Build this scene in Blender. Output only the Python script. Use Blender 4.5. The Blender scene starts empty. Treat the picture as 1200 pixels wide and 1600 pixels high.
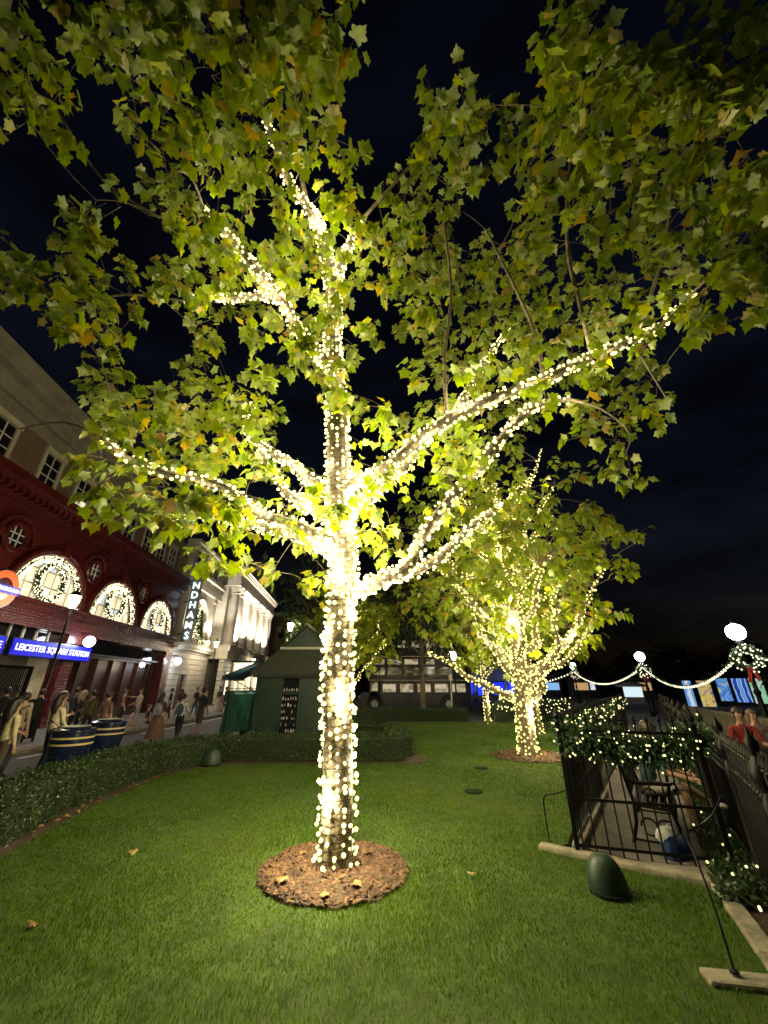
import bpy, bmesh, math, random
import numpy as np
from mathutils import Vector, Matrix
R = math.radians
SC = bpy.context.scene
COL = SC.collection
random.seed(11)
RNG = np.random.default_rng(11)

# ------------------------------------------------------------------ camera, sky, light, exposure
cam_d = bpy.data.cameras.new('camera'); cam = bpy.data.objects.new('camera', cam_d); COL.objects.link(cam)
cam_d.sensor_fit = 'HORIZONTAL'; cam_d.sensor_width = 36; cam_d.lens = 18
cam_d.clip_start = .05; cam_d.clip_end = 3000
cam.location = (0, 0, 1.85); cam.rotation_euler = (R(90 + 24.2), 0, 0)
SC.camera = cam
W = bpy.data.worlds.new('World'); SC.world = W; W.use_nodes = True
nt = W.node_tree; bg = nt.nodes['Background']
sky = nt.nodes.new('ShaderNodeTexSky'); sky.sky_type = 'NISHITA'; sky.sun_disc = False
sky.sun_elevation = R(-3.35); sky.sun_rotation = R(118)
tc = nt.nodes.new('ShaderNodeTexCoord')
mp = nt.nodes.new('ShaderNodeMapping'); mp.inputs['Scale'].default_value = (1.2, 1.2, 4.5)
nz = nt.nodes.new('ShaderNodeTexNoise'); nz.inputs['Scale'].default_value = 2.2; nz.inputs['Detail'].default_value = 6; nz.inputs['Roughness'].default_value = .55
cr = nt.nodes.new('ShaderNodeMapRange'); cr.inputs['From Min'].default_value = .35; cr.inputs['From Max'].default_value = .7; cr.inputs['To Min'].default_value = .45; cr.inputs['To Max'].default_value = 1.5
mx = nt.nodes.new('ShaderNodeMix'); mx.data_type = 'RGBA'; mx.blend_type = 'MULTIPLY'; mx.inputs[0].default_value = 1
nt.links.new(tc.outputs['Generated'], mp.inputs['Vector']); nt.links.new(mp.outputs[0], nz.inputs['Vector'])
nt.links.new(nz.outputs['Fac'], cr.inputs['Value'])
nt.links.new(sky.outputs[0], mx.inputs[6]); nt.links.new(cr.outputs[0], mx.inputs[7])
tn = nt.nodes.new('ShaderNodeMix'); tn.data_type = 'RGBA'; tn.blend_type = 'MULTIPLY'; tn.inputs[0].default_value = 1; tn.inputs[7].default_value = (.72, .9, 1.25, 1)
nt.links.new(mx.outputs[2], tn.inputs[6]); nt.links.new(tn.outputs[2], bg.inputs['Color']); bg.inputs['Strength'].default_value = .11
sun_d = bpy.data.lights.new('moon', 'SUN'); sun_d.energy = .012; sun_d.angle = R(10); sun_d.color = (.8, .88, 1)
sun = bpy.data.objects.new('moon', sun_d); COL.objects.link(sun); sun.rotation_euler = (R(48), 0, R(-35))
SC.view_settings.view_transform = 'Standard'; SC.view_settings.look = 'None'
SC.view_settings.exposure = 0; SC.view_settings.gamma = 1
SC.cycles.use_denoising = True
SC.cycles.use_light_tree = True
SC.cycles.max_bounces = 4; SC.cycles.diffuse_bounces = 2; SC.cycles.glossy_bounces = 2; SC.cycles.transmission_bounces = 2
SC.cycles.transparent_max_bounces = 8
SC.cycles.sample_clamp_indirect = 4
SC.cycles.caustics_reflective = False; SC.cycles.caustics_refractive = False
SC.render.film_transparent = False
BULB = 2.3      # radiance of the warm fairy-light bulbs as seen

# ------------------------------------------------------------------ materials
def base(name):
    m = bpy.data.materials.new(name); m.use_nodes = True
    return m, m.node_tree, m.node_tree.nodes['Principled BSDF']
def mat(name, col, rough=.6, metal=0, var=.0, scale=8, bump=0, bscale=40, spec=.5, col2=None, coord='Object', detail=4):
    m, t, b = base(name)
    b.inputs['Base Color'].default_value = (*col, 1); b.inputs['Roughness'].default_value = rough
    b.inputs['Metallic'].default_value = metal; b.inputs['Specular IOR Level'].default_value = spec
    if var or col2 or bump:
        tcn = t.nodes.new('ShaderNodeTexCoord')
    if var or col2:
        n = t.nodes.new('ShaderNodeTexNoise'); n.inputs['Scale'].default_value = scale; n.inputs['Detail'].default_value = detail
        n.inputs['Roughness'].default_value = .65
        t.links.new(tcn.outputs[coord], n.inputs['Vector'])
        r = t.nodes.new('ShaderNodeValToRGB')
        c2 = col2 or tuple(max(0, c * (1 - var)) for c in col); c1 = col if col2 else tuple(min(1, c * (1 + var)) for c in col)
        r.color_ramp.elements[0].position = .36; r.color_ramp.elements[1].position = .64
        r.color_ramp.elements[0].color = (*c2, 1); r.color_ramp.elements[1].color = (*c1, 1)
        t.links.new(n.outputs['Fac'], r.inputs[0]); t.links.new(r.outputs[0], b.inputs['Base Color'])
    if bump:
        n2 = t.nodes.new('ShaderNodeTexNoise'); n2.inputs['Scale'].default_value = bscale; n2.inputs['Detail'].default_value = 5
        t.links.new(tcn.outputs[coord], n2.inputs['Vector'])
        bp = t.nodes.new('ShaderNodeBump'); bp.inputs['Strength'].default_value = bump; bp.inputs['Distance'].default_value = .02
        t.links.new(n2.outputs['Fac'], bp.inputs['Height']); t.links.new(bp.outputs[0], b.inputs['Normal'])
    return m
def emit(name, col, strength):
    m, t, b = base(name); m.cycles.emission_sampling = 'NONE' if 'bulb' in name or 'sign' in name or 'letter' in name else 'AUTO'
    b.inputs['Base Color'].default_value = (*[c * .5 for c in col], 1)
    b.inputs['Emission Color'].default_value = (*col, 1); b.inputs['Emission Strength'].default_value = strength
    return m
def leafmat(name, tint=True, veins=True, trans=.45, cols=None, gloss=.045):
    m, t, b = base(name)
    t.nodes.remove(b); out = t.nodes['Material Output']
    at = t.nodes.new('ShaderNodeAttribute'); at.attribute_name = 'tint'
    ramp = t.nodes.new('ShaderNodeValToRGB'); cols = cols or [(0, (.06, .105, .006)), (.42, (.14, .195, .009)), (.66, (.205, .225, .011)), (.86, (.26, .2, .018)), (1, (.2, .11, .025))]
    els = ramp.color_ramp.elements
    while len(els) < len(cols): els.new(.5)
    for e, (p, c) in zip(els, cols): e.position = p; e.color = (*c, 1)
    t.links.new(at.outputs['Fac'], ramp.inputs[0])
    colout = ramp.outputs[0]
    tcn = t.nodes.new('ShaderNodeTexCoord')
    n = t.nodes.new('ShaderNodeTexNoise'); n.inputs['Scale'].default_value = 14; n.inputs['Detail'].default_value = 3
    t.links.new(tcn.outputs['Object'], n.inputs['Vector'])
    mr = t.nodes.new('ShaderNodeMapRange'); mr.inputs['To Min'].default_value = .65; mr.inputs['To Max'].default_value = 1.35
    t.links.new(n.outputs['Fac'], mr.inputs['Value'])
    mm = t.nodes.new('ShaderNodeMix'); mm.data_type = 'RGBA'; mm.blend_type = 'MULTIPLY'; mm.inputs[0].default_value = 1
    t.links.new(colout, mm.inputs[6]); t.links.new(mr.outputs[0], mm.inputs[7]); colout = mm.outputs[2]
    if veins:
        uv = t.nodes.new('ShaderNodeUVMap'); uv.uv_map = 'UVMap'
        sx = t.nodes.new('ShaderNodeSeparateXYZ'); t.links.new(uv.outputs[0], sx.inputs[0])
        ab = t.nodes.new('ShaderNodeMath'); ab.operation = 'ABSOLUTE'; t.links.new(sx.outputs[0], ab.inputs[0])
        def line(k, off):     # distance to a vein running outwards from the leaf base
            a = t.nodes.new('ShaderNodeMath'); a.operation = 'MULTIPLY_ADD'; t.links.new(ab.outputs[0], a.inputs[0]); a.inputs[1].default_value = k; a.inputs[2].default_value = off
            d = t.nodes.new('ShaderNodeMath'); d.operation = 'SUBTRACT'; t.links.new(sx.outputs[1], d.inputs[0]); t.links.new(a.outputs[0], d.inputs[1])
            e = t.nodes.new('ShaderNodeMath'); e.operation = 'ABSOLUTE'; t.links.new(d.outputs[0], e.inputs[0]); return e
        l1, l2 = line(.85, .03), line(-.1, .02)
        mn = t.nodes.new('ShaderNodeMath'); mn.operation = 'MINIMUM'; t.links.new(l1.outputs[0], mn.inputs[0]); t.links.new(l2.outputs[0], mn.inputs[1])
        mn2 = t.nodes.new('ShaderNodeMath'); mn2.operation = 'MINIMUM'; t.links.new(mn.outputs[0], mn2.inputs[0]); t.links.new(ab.outputs[0], mn2.inputs[1])
        vr = t.nodes.new('ShaderNodeMapRange'); vr.inputs['From Min'].default_value = .006; vr.inputs['From Max'].default_value = .03; vr.inputs['To Min'].default_value = .55; vr.inputs['To Max'].default_value = 0
        t.links.new(mn2.outputs[0], vr.inputs['Value'])
        m2 = t.nodes.new('ShaderNodeMix'); m2.data_type = 'RGBA'; t.links.new(vr.outputs[0], m2.inputs[0]); t.links.new(colout, m2.inputs[6]); m2.inputs[7].default_value = (.16, .2, .04, 1)
        colout = m2.outputs[2]
    d = t.nodes.new('ShaderNodeBsdfDiffuse'); tr = t.nodes.new('ShaderNodeBsdfTranslucent'); g = t.nodes.new('ShaderNodeBsdfGlossy')
    g.inputs['Roughness'].default_value = .42; g.inputs['Color'].default_value = (.8, .85, .8, 1)
    hs = t.nodes.new('ShaderNodeHueSaturation'); hs.inputs['Value'].default_value = 1.7; hs.inputs['Saturation'].default_value = 1.1
    t.links.new(colout, hs.inputs['Color']); t.links.new(colout, d.inputs[0]); t.links.new(hs.outputs[0], tr.inputs[0])
    m1 = t.nodes.new('ShaderNodeMixShader'); m1.inputs[0].default_value = trans; t.links.new(d.outputs[0], m1.inputs[1]); t.links.new(tr.outputs[0], m1.inputs[2])
    m3 = t.nodes.new('ShaderNodeMixShader'); m3.inputs[0].default_value = gloss; t.links.new(m1.outputs[0], m3.inputs[1]); t.links.new(g.outputs[0], m3.inputs[2])
    t.links.new(m3.outputs[0], out.inputs['Surface'])
    return m
def brickmat(name, c1, c2, mortar, sx=4.4, rough=.85):
    m, t, b = base(name)
    tcn = t.nodes.new('ShaderNodeTexCoord'); mpn = t.nodes.new('ShaderNodeMapping'); mpn.inputs['Rotation'].default_value = (R(90), 0, 0)
    br = t.nodes.new('ShaderNodeTexBrick'); br.inputs['Scale'].default_value = sx; br.inputs['Color1'].default_value = (*c1, 1); br.inputs['Color2'].default_value = (*c2, 1); br.inputs['Mortar'].default_value = (*mortar, 1); br.inputs['Mortar Size'].default_value = .012
    t.links.new(tcn.outputs['Object'], mpn.inputs[0]); t.links.new(mpn.outputs[0], br.inputs['Vector'])
    n = t.nodes.new('ShaderNodeTexNoise'); n.inputs['Scale'].default_value = .7; n.inputs['Detail'].default_value = 6; t.links.new(tcn.outputs['Object'], n.inputs['Vector'])
    mr = t.nodes.new('ShaderNodeMapRange'); mr.inputs['To Min'].default_value = .55; mr.inputs['To Max'].default_value = 1.4; t.links.new(n.outputs['Fac'], mr.inputs['Value'])
    mm = t.nodes.new('ShaderNodeMix'); mm.data_type = 'RGBA'; mm.blend_type = 'MULTIPLY'; mm.inputs[0].default_value = 1
    t.links.new(br.outputs['Color'], mm.inputs[6]); t.links.new(mr.outputs[0], mm.inputs[7]); t.links.new(mm.outputs[2], b.inputs['Base Color'])
    b.inputs['Roughness'].default_value = rough
    bp = t.nodes.new('ShaderNodeBump'); bp.inputs['Strength'].default_value = .4; bp.inputs['Distance'].default_value = .01
    t.links.new(br.outputs['Fac'], bp.inputs['Height']); bp.invert = True; t.links.new(bp.outputs[0], b.inputs['Normal'])
    return m
M = {
 'bark': mat('bark', (.19, .155, .1), .85, col2=(.075, .06, .04), scale=9, bump=.8, bscale=26),
 'bark2': mat('bark_dark', (.14, .11, .08), .9, col2=(.07, .055, .04), scale=9, bump=.7, bscale=26),
 'leaf': leafmat('plane_leaf'),
 'leaf2': leafmat('tree_leaf', veins=False),
 'leafdark': leafmat('evergreen_leaf', veins=False, trans=.25, cols=[(0, (.012, .03, .007)), (.5, (.025, .055, .011)), (1, (.05, .085, .02))]),
 'hedge': leafmat('hedge_leaf', veins=False, trans=.2, cols=[(0, (.012, .03, .008)), (.5, (.028, .055, .012)), (1, (.06, .09, .02))]),
 'needle': leafmat('garland_needle', veins=False, trans=.2, cols=[(0, (.008, .03, .01)), (.5, (.018, .06, .018)), (1, (.04, .09, .03))]),
 'dry': leafmat('dry_leaf', veins=True, trans=.25, cols=[(0, (.16, .08, .025)), (.5, (.26, .15, .05)), (1, (.33, .22, .09))]),
 'grass': leafmat('grass_blade', veins=False, trans=.35, gloss=.012, cols=[(0, (.03, .07, .002)), (.5, (.058, .12, .003)), (.9, (.095, .142, .006)), (1, (.14, .13, .04))]),
 'turf': mat('turf', (.045, .088, .004), .95, col2=(.022, .044, .003), scale=3, bump=.6, bscale=120, detail=8),
 'soil': mat('mulch_soil', (.07, .042, .022), .95, col2=(.025, .016, .01), scale=30, bump=1, bscale=60),
 'chip': mat('wood_chip', (.1, .045, .018), .85, col2=(.025, .011, .005), scale=7, coord='Object'),
 'chip2': mat('wood_chip_pale', (.16, .085, .035), .85, col2=(.05, .025, .012), scale=7),
 'asphalt': mat('asphalt', (.06, .058, .055), .8, col2=(.035, .035, .035), scale=5, bump=.3, bscale=160, detail=8),
 'paving': mat('paving', (.19, .17, .15), .8, col2=(.11, .1, .09), scale=3, bump=.25, bscale=90, detail=7),
 'concrete': mat('concrete', (.25, .22, .165), .9, col2=(.11, .1, .075), scale=6, bump=.5, bscale=70, detail=8),
 'whiteline': mat('road_paint', (.7, .7, .68), .7, col2=(.45, .45, .43), scale=9),
 'iron': mat('black_iron', (.003, .003, .0035), .45, 0, var=.3, scale=20, bump=.15, bscale=60, spec=.2),
 'wire': mat('black_wire', (.012, .016, .01), .6),
 'redtile': brickmat('oxblood_tile', (.1, .011, .009), (.078, .009, .008), (.03, .006, .005), 2.4, .27),
 'reddark': mat('brown_panel', (.055, .018, .012), .45, var=.3, scale=2),
 'brick': brickmat('brown_brick', (.2, .12, .07), (.14, .085, .055), (.22, .2, .17)),
 'stone': mat('pale_stone', (.6, .55, .46), .8, col2=(.45, .41, .34), scale=1.2, bump=.25, bscale=30, detail=7),
 'stone2': mat('grey_stone', (.3, .27, .22), .85, col2=(.19, .17, .14), scale=1.3, bump=.25, bscale=30, detail=7),
 'roof': mat('slate', (.05, .052, .055), .7, var=.3, scale=4),
 'glassdark': mat('dark_glass', (.012, .013, .016), .06, spec=.8),
 'white': mat('white_paint', (.72, .7, .66), .5, var=.1),
 'cream': mat('cream_wall', (.7, .64, .5), .7, var=.1),
 'kgreen': mat('kiosk_green', (.009, .028, .019), .45, var=.25, scale=3, bump=.06, bscale=20),
 'kroof': mat('kiosk_roof', (.026, .032, .026), .8, var=.25, scale=5, bump=.3, bscale=40),
 'lead': mat('lead_trim', (.4, .4, .37), .6, var=.15),
 'awning': mat('awning_cloth', (.006, .03, .022), .8, var=.2, scale=6),
 'robe': mat('green_cloth', (.006, .055, .034), .85, var=.35, scale=20),
 'cart': mat('cart_green', (.02, .1, .085), .45, var=.2),
 'navy': mat('navy_paint', (.008, .014, .045), .25, var=.2),
 'gold': mat('cream_band', (.55, .43, .2), .5, var=.1),
 'domegreen': mat('green_plastic', (.014, .032, .022), .5, var=.3, scale=6, bump=.2, bscale=30),
 'bus': mat('purple_paint', (.012, .008, .024), .3, var=.15, scale=2, spec=.25),
 'cover': mat('valve_plastic', (.012, .022, .012), .95, var=.3, spec=.05),
 'tyre': mat('rubber', (.015, .015, .015), .8),
 'bulb': emit('warm_bulb', (1, .92, .36), BULB),
 'bulb2': emit('warm_bulb_far', (1, .9, .27), BULB),
 'bulbw': emit('white_bulb', (1, .9, .55), 2.6),
 'bulbs': emit('swag_bulb', (1, .93, .6), 2.2),
 'pane_lit': emit('lit_pane', (1, .88, .6), 1.0),
 'pane_cool': emit('lit_pane_cool', (.85, .92, 1), .85),
 'globe': emit('opal_globe', (1, .95, .86), 22),
 'globecool': emit('opal_globe_cool', (.85, .93, 1), 22),
 'lantern': emit('lantern_glass', (1, .84, .55), 20),
 'signblue': emit('sign_blue', (.0, .0, .55), 1.0),
 'signwhite': emit('sign_white', (1, 1, 1), 1.3),
 'signorange': emit('sign_orange', (1, .13, .02), .85),
 'letters': emit('letter_glow', (.7, .95, 1), 2.2),
}
MC = {}
def cmat(col, rough=.8, var=.25):
    k = (col, rough)
    if k not in MC: MC[k] = mat('cloth' + str(len(MC)), col, rough, var=var, scale=14)
    return MC[k]

# ------------------------------------------------------------------ mesh helpers
class MB:
    def __init__(s): s.v = []; s.f = []; s.m = []
    def add(s, vs, fs, mi=0):
        o = len(s.v); s.v += [tuple(p) for p in vs]; s.f += [tuple(i + o for i in f) for f in fs]; s.m += [mi] * len(fs); return s
    def box(s, c, d, rz=0, mi=0, ry=0, rx=0):
        mt = Matrix.Rotation(rz, 3, 'Z') @ Matrix.Rotation(ry, 3, 'Y') @ Matrix.Rotation(rx, 3, 'X')
        vs = [Vector(c) + mt @ Vector((x * d[0] / 2, y * d[1] / 2, z * d[2] / 2)) for z in (-1, 1) for x, y in ((-1, -1), (1, -1), (1, 1), (-1, 1))]
        return s.add(vs, [(3, 2, 1, 0), (4, 5, 6, 7), (0, 1, 5, 4), (1, 2, 6, 5), (2, 3, 7, 6), (3, 0, 4, 7)], mi)
    def bx(s, x0, x1, y0, y1, z0, z1, mi=0):
        return s.box(((x0 + x1) / 2, (y0 + y1) / 2, (z0 + z1) / 2), (abs(x1 - x0), abs(y1 - y0), abs(z1 - z0)), mi=mi)
    def tube(s, pts, rad, n=8, mi=0, caps=True, sq=False):
        pts = [Vector(p) for p in pts]; k = len(pts)
        if not hasattr(rad, '__len__'): rad = [rad] * k
        o = len(s.v); up = None
        for i, p in enumerate(pts):
            t = (pts[min(i + 1, k - 1)] - pts[max(i - 1, 0)])
            t = t.normalized() if t.length > 1e-9 else Vector((0, 0, 1))
            if up is None:
                up = t.orthogonal().normalized()
            up = (up - t * up.dot(t)); up = up.normalized() if up.length > 1e-6 else t.orthogonal().normalized()
            sd = t.cross(up)
            for j in range(n):
                a = 2 * math.pi * (j + (.5 if sq else 0)) / n
                s.v.append(tuple(p + (up * math.cos(a) + sd * math.sin(a)) * rad[i]))
        for i in range(k - 1):
            for j in range(n):
                a, b = o + i * n + j, o + i * n + (j + 1) % n
                s.f.append((a, b, b + n, a + n)); s.m.append(mi)
        if caps:
            s.f.append(tuple(o + j for j in range(n - 1, -1, -1))); s.m.append(mi)
            s.f.append(tuple(o + (k - 1) * n + j for j in range(n))); s.m.append(mi)
        return s
    def lathe(s, prof, n=16, c=(0, 0, 0), mi=0, mat4=None):
        o = len(s.v); c = Vector(c)
        for r, z in prof:
            for j in range(n):
                a = 2 * math.pi * j / n; p = Vector((r * math.cos(a), r * math.sin(a), z))
                if mat4: p = mat4 @ p
                s.v.append(tuple(p + c))
        k = len(prof)
        for i in range(k - 1):
            for j in range(n):
                a, b = o + i * n + j, o + i * n + (j + 1) % n
                s.f.append((a, b, b + n, a + n)); s.m.append(mi)
        s.f.append(tuple(o + j for j in range(n - 1, -1, -1))); s.m.append(mi)
        s.f.append(tuple(o + (k - 1) * n + j for j in range(n))); s.m.append(mi)
        return s
    def ball(s, c, r, n=10, k=6, mi=0):
        if not hasattr(r, '__len__'): r = (r, r, r)
        o = len(s.v)
        prof = [(max(math.sin(math.pi * i / k), .02), -math.cos(math.pi * i / k)) for i in range(k + 1)]
        s.lathe(prof, n, (0, 0, 0), mi)
        for i in range(o, len(s.v)):
            p = s.v[i]; s.v[i] = (c[0] + p[0] * r[0], c[1] + p[1] * r[1], c[2] + p[2] * r[2])
        return s
    def prism(s, poly, y0, y1, mi=0, axis='y'):
        n = len(poly)
        if axis == 'y': vs = [(x, y0, z) for x, z in poly] + [(x, y1, z) for x, z in poly]
        elif axis == 'x': vs = [(y0, x, z) for x, z in poly] + [(y1, x, z) for x, z in poly]
        else: vs = [(x, z, y0) for x, z in poly] + [(x, z, y1) for x, z in poly]
        return s.add(vs, [tuple(range(n - 1, -1, -1)), tuple(range(n, 2 * n))] + [(i, (i + 1) % n, (i + 1) % n + n, i + n) for i in range(n)], mi)
    def build(s, name, mats, parent=None, smooth=False, fix=True):
        me = bpy.data.meshes.new(name); me.from_pydata(s.v, [], s.f)
        mats = mats if isinstance(mats, (list, tuple)) else [mats]
        for m in mats: me.materials.append(m)
        if len(mats) > 1: me.polygons.foreach_set('material_index', s.m)
        if fix:
            bm = bmesh.new(); bm.from_mesh(me); bmesh.ops.recalc_face_normals(bm, faces=bm.faces); bm.to_mesh(me); bm.free()
        if smooth: smoothen(me)
        me.update()
        return link(name, me, parent)
def smoothen(me, ang=40):
    me.polygons.foreach_set('use_smooth', [True] * len(me.polygons))
    try: me.set_sharp_from_angle(angle=R(ang))
    except Exception: pass
def link(name, data, parent=None):
    o = bpy.data.objects.new(name, data); COL.objects.link(o)
    if parent: o.parent = parent
    return o
def tag(o, label=None, cat=None, group=None, kind=None):
    if label: o['label'] = label
    if cat: o['category'] = cat
    if group: o['group'] = group
    if kind: o['kind'] = kind
    return o
def empty(name, loc=(0, 0, 0), rz=0, label=None, cat=None, group=None):
    o = link(name, None); o.location = loc; o.rotation_euler = (0, 0, rz); o.empty_display_size = .2
    return tag(o, label, cat, group)
def copy_tree(o, parent=None):
    c = o.copy(); COL.objects.link(c); c.parent = parent
    for ch in o.children: copy_tree(ch, c)
    return c
def mesh_np(name, V, F, mt, parent=None, tint=None, uv=None, smooth=False):
    V = np.asarray(V, np.float32); F = np.asarray(F, np.int32); k = F.shape[1]
    me = bpy.data.meshes.new(name)
    me.vertices.add(len(V)); me.vertices.foreach_set('co', V.ravel())
    me.loops.add(F.size); me.loops.foreach_set('vertex_index', F.ravel())
    me.polygons.add(len(F)); me.polygons.foreach_set('loop_start', np.arange(0, F.size, k, dtype=np.int32)); me.polygons.foreach_set('loop_total', np.full(len(F), k, np.int32))
    if uv is not None:
        l = me.uv_layers.new(name='UVMap'); l.data.foreach_set('uv', np.asarray(uv, np.float32)[F.ravel()].ravel())
    if tint is not None:
        a = me.attributes.new('tint', 'FLOAT', 'POINT'); a.data.foreach_set('value', np.asarray(tint, np.float32))
    me.materials.append(mt)
    if smooth: me.polygons.foreach_set('use_smooth', [True] * len(F))
    me.update(calc_edges=True); me.validate()
    return link(name, me, parent)
def islands(o, name):
    # one object per letter
    bm = bmesh.new(); bm.from_mesh(o.data); seen = set(); out = []
    for v0 in bm.verts:
        if v0 in seen: continue
        st = [v0]; isl = set()
        while st:
            v = st.pop()
            if v in isl: continue
            isl.add(v); st += [e.other_vert(v) for e in v.link_edges]
        seen |= isl; out.append(isl)
    for isl in out:
        ids = {v: i for i, v in enumerate(isl)}; me = bpy.data.meshes.new(name)
        me.from_pydata([v.co[:] for v in ids], [], [[ids[v] for v in f.verts] for f in bm.faces if f.verts[0] in isl]); me.materials.append(o.data.materials[0])
        q = link(name, me, o.parent); q.location = o.location; q.rotation_euler = o.rotation_euler; q.scale = o.scale
    bm.free(); bpy.data.objects.remove(o)
def text_obj(name, s, size, ext, mt, parent=None, space=1.0, sx=1.0, bold=0.0):
    cu = bpy.data.curves.new(name, 'FONT'); cu.body = s; cu.size = size; cu.extrude = ext; cu.align_x = 'CENTER'; cu.align_y = 'CENTER'; cu.space_character = space; cu.offset = bold; cu.resolution_u = 3
    tmp = bpy.data.objects.new('tmp', cu); COL.objects.link(tmp)
    dg = bpy.context.evaluated_depsgraph_get(); me = bpy.data.meshes.new_from_object(tmp.evaluated_get(dg))
    bpy.data.objects.remove(tmp); bpy.data.curves.remove(cu)
    me.materials.clear(); me.materials.append(mt)
    me.transform(Matrix.Diagonal((sx, 1, 1, 1)))
    return link(name, me, parent)

# unit shapes for repeated pieces
def ico(sub):
    bm = bmesh.new(); bmesh.ops.create_icosphere(bm, subdivisions=sub, radius=1)
    V = np.array([v.co[:] for v in bm.verts]); F = np.array([[v.index for v in f.verts] for f in bm.faces]); bm.free(); return V, F
ICO1 = ico(1); ICO2 = ico(2)
OCT = (np.array([(1, 0, 0), (-1, 0, 0), (0, 1, 0), (0, -1, 0), (0, 0, 1), (0, 0, -1)], float), np.array([(0, 2, 4), (2, 1, 4), (1, 3, 4), (3, 0, 4), (2, 0, 5), (1, 2, 5), (3, 1, 5), (0, 3, 5)]))
def scatter_shape(shape, P, S):
    P = np.asarray(P, float); S = np.broadcast_to(np.asarray(S, float), (len(P),))
    V = (shape[0][None] * S[:, None, None] + P[:, None]).reshape(-1, 3)
    F = (shape[1][None] + (np.arange(len(P)) * len(shape[0]))[:, None, None]).reshape(-1, shape[1].shape[1])
    return V, F
def bulbs_obj(P, r, mt, parent, name='bulb', shape=OCT):
    V, F = scatter_shape(shape, P, r); o = mesh_np(name, V, F, mt, parent, smooth=True); o['kind'] = 'stuff'; return o

# leaves
_h = [(0, 0), (.36, -.11), (.42, .07), (.33, .17), (.47, .26), (.54, .42), (.4, .5), (.29, .5), (.24, .66), (.11, .73), (0, .97)]
def leaf_template(full=True):
    half = _h if full else [(0, 0), (.38, -.06), (.33, .18), (.53, .4), (.29, .5), (0, .97)]
    n = len(half); xy = list(half) + [(-x, y) for x, y in half[1:-1]] + [(0, .3)]
    ctr = len(xy) - 1; F = []
    right = list(range(n)); left = [0] + list(range(n, n + n - 2)) + [n - 1]
    for a, b in zip(right[:-1], right[1:]): F.append((ctr, a, b))
    for a, b in zip(left[:-1], left[1:]): F.append((ctr, b, a))
    return np.array(xy, float), np.array(F)
LEAF = leaf_template(True); LEAFS = leaf_template(False)
QUADL = (np.array([(0, 0), (.34, .4), (0, 1), (-.34, .4)], float), np.array([(0, 1, 2), (0, 2, 3)]))
NEED = (np.array([(-.06, 0), (.06, 0), (0, 1)], float), np.array([(0, 1, 2)]))
def leaf_shape(T, fold, curl, twist=0):
    x, y = T[0][:, 0], T[0][:, 1]
    z = fold * np.abs(x) - curl * (y - .2) ** 2 - curl * .7 * x * x + twist * x * (y - .3)
    return np.stack([x, y, z], 1)
def frames(D, Nn):
    D = D / np.linalg.norm(D, axis=1, keepdims=True)
    Nn = Nn - D * (D * Nn).sum(1, keepdims=True); Nn = Nn / np.maximum(np.linalg.norm(Nn, axis=1, keepdims=True), 1e-6)
    return np.cross(D, Nn), D, Nn
def leaves_obj(name, P, D, Nn, S, tint, mt, parent, T=LEAF, fold=(-.05, .45), curl=(0, .6)):
    n = len(P); x, y = T[0][:, 0], T[0][:, 1]
    fo = RNG.uniform(*fold, n)[:, None]; cu = RNG.uniform(*curl, n)[:, None]; tw = RNG.uniform(-.5, .5, n)[:, None]
    z = fo * np.abs(x) - cu * (y - .2) ** 2 - cu * .7 * x * x + tw * x * (y - .3)
    a, b, c_ = frames(D, Nn)
    V = P[:, None] + S[:, None, None] * (x[None, :, None] * a[:, None] + y[None, :, None] * b[:, None] + z[:, :, None] * c_[:, None])
    k = len(T[0]); F = (T[1][None] + (np.arange(n) * k)[:, None, None]).reshape(-1, 3)
    o = mesh_np(name, V.reshape(-1, 3), F, mt, parent, tint=np.repeat(tint, k), uv=np.tile(T[0], (n, 1)))
    o['kind'] = 'stuff'; return o
def rnd_dir(n):
    v = RNG.normal(size=(n, 3)); return v / np.linalg.norm(v, axis=1, keepdims=True)
def interp(path, t):
    k = t * (len(path) - 1); i = min(int(k), len(path) - 2); f = k - i
    a, b = np.array(path[i]), np.array(path[i + 1]); return a + (b - a) * f
def smooth_path(path, sub=3):
    P = np.array(path, float); out = []
    for i in range(len(P) - 1):
        p0, p1, p2, p3 = P[max(i - 1, 0)], P[i], P[i + 1], P[min(i + 2, len(P) - 1)]
        for k in range(sub):
            t = k / sub
            out.append(.5 * ((2 * p1) + (-p0 + p2) * t + (2 * p0 - 5 * p1 + 4 * p2 - p3) * t * t + (-p0 + 3 * p1 - 3 * p2 + p3) * t ** 3))
    out.append(P[-1]); out = np.array(out)
    if out.shape[1] > 3: out[:, 3] = np.maximum(out[:, 3], .004)
    return out
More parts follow.
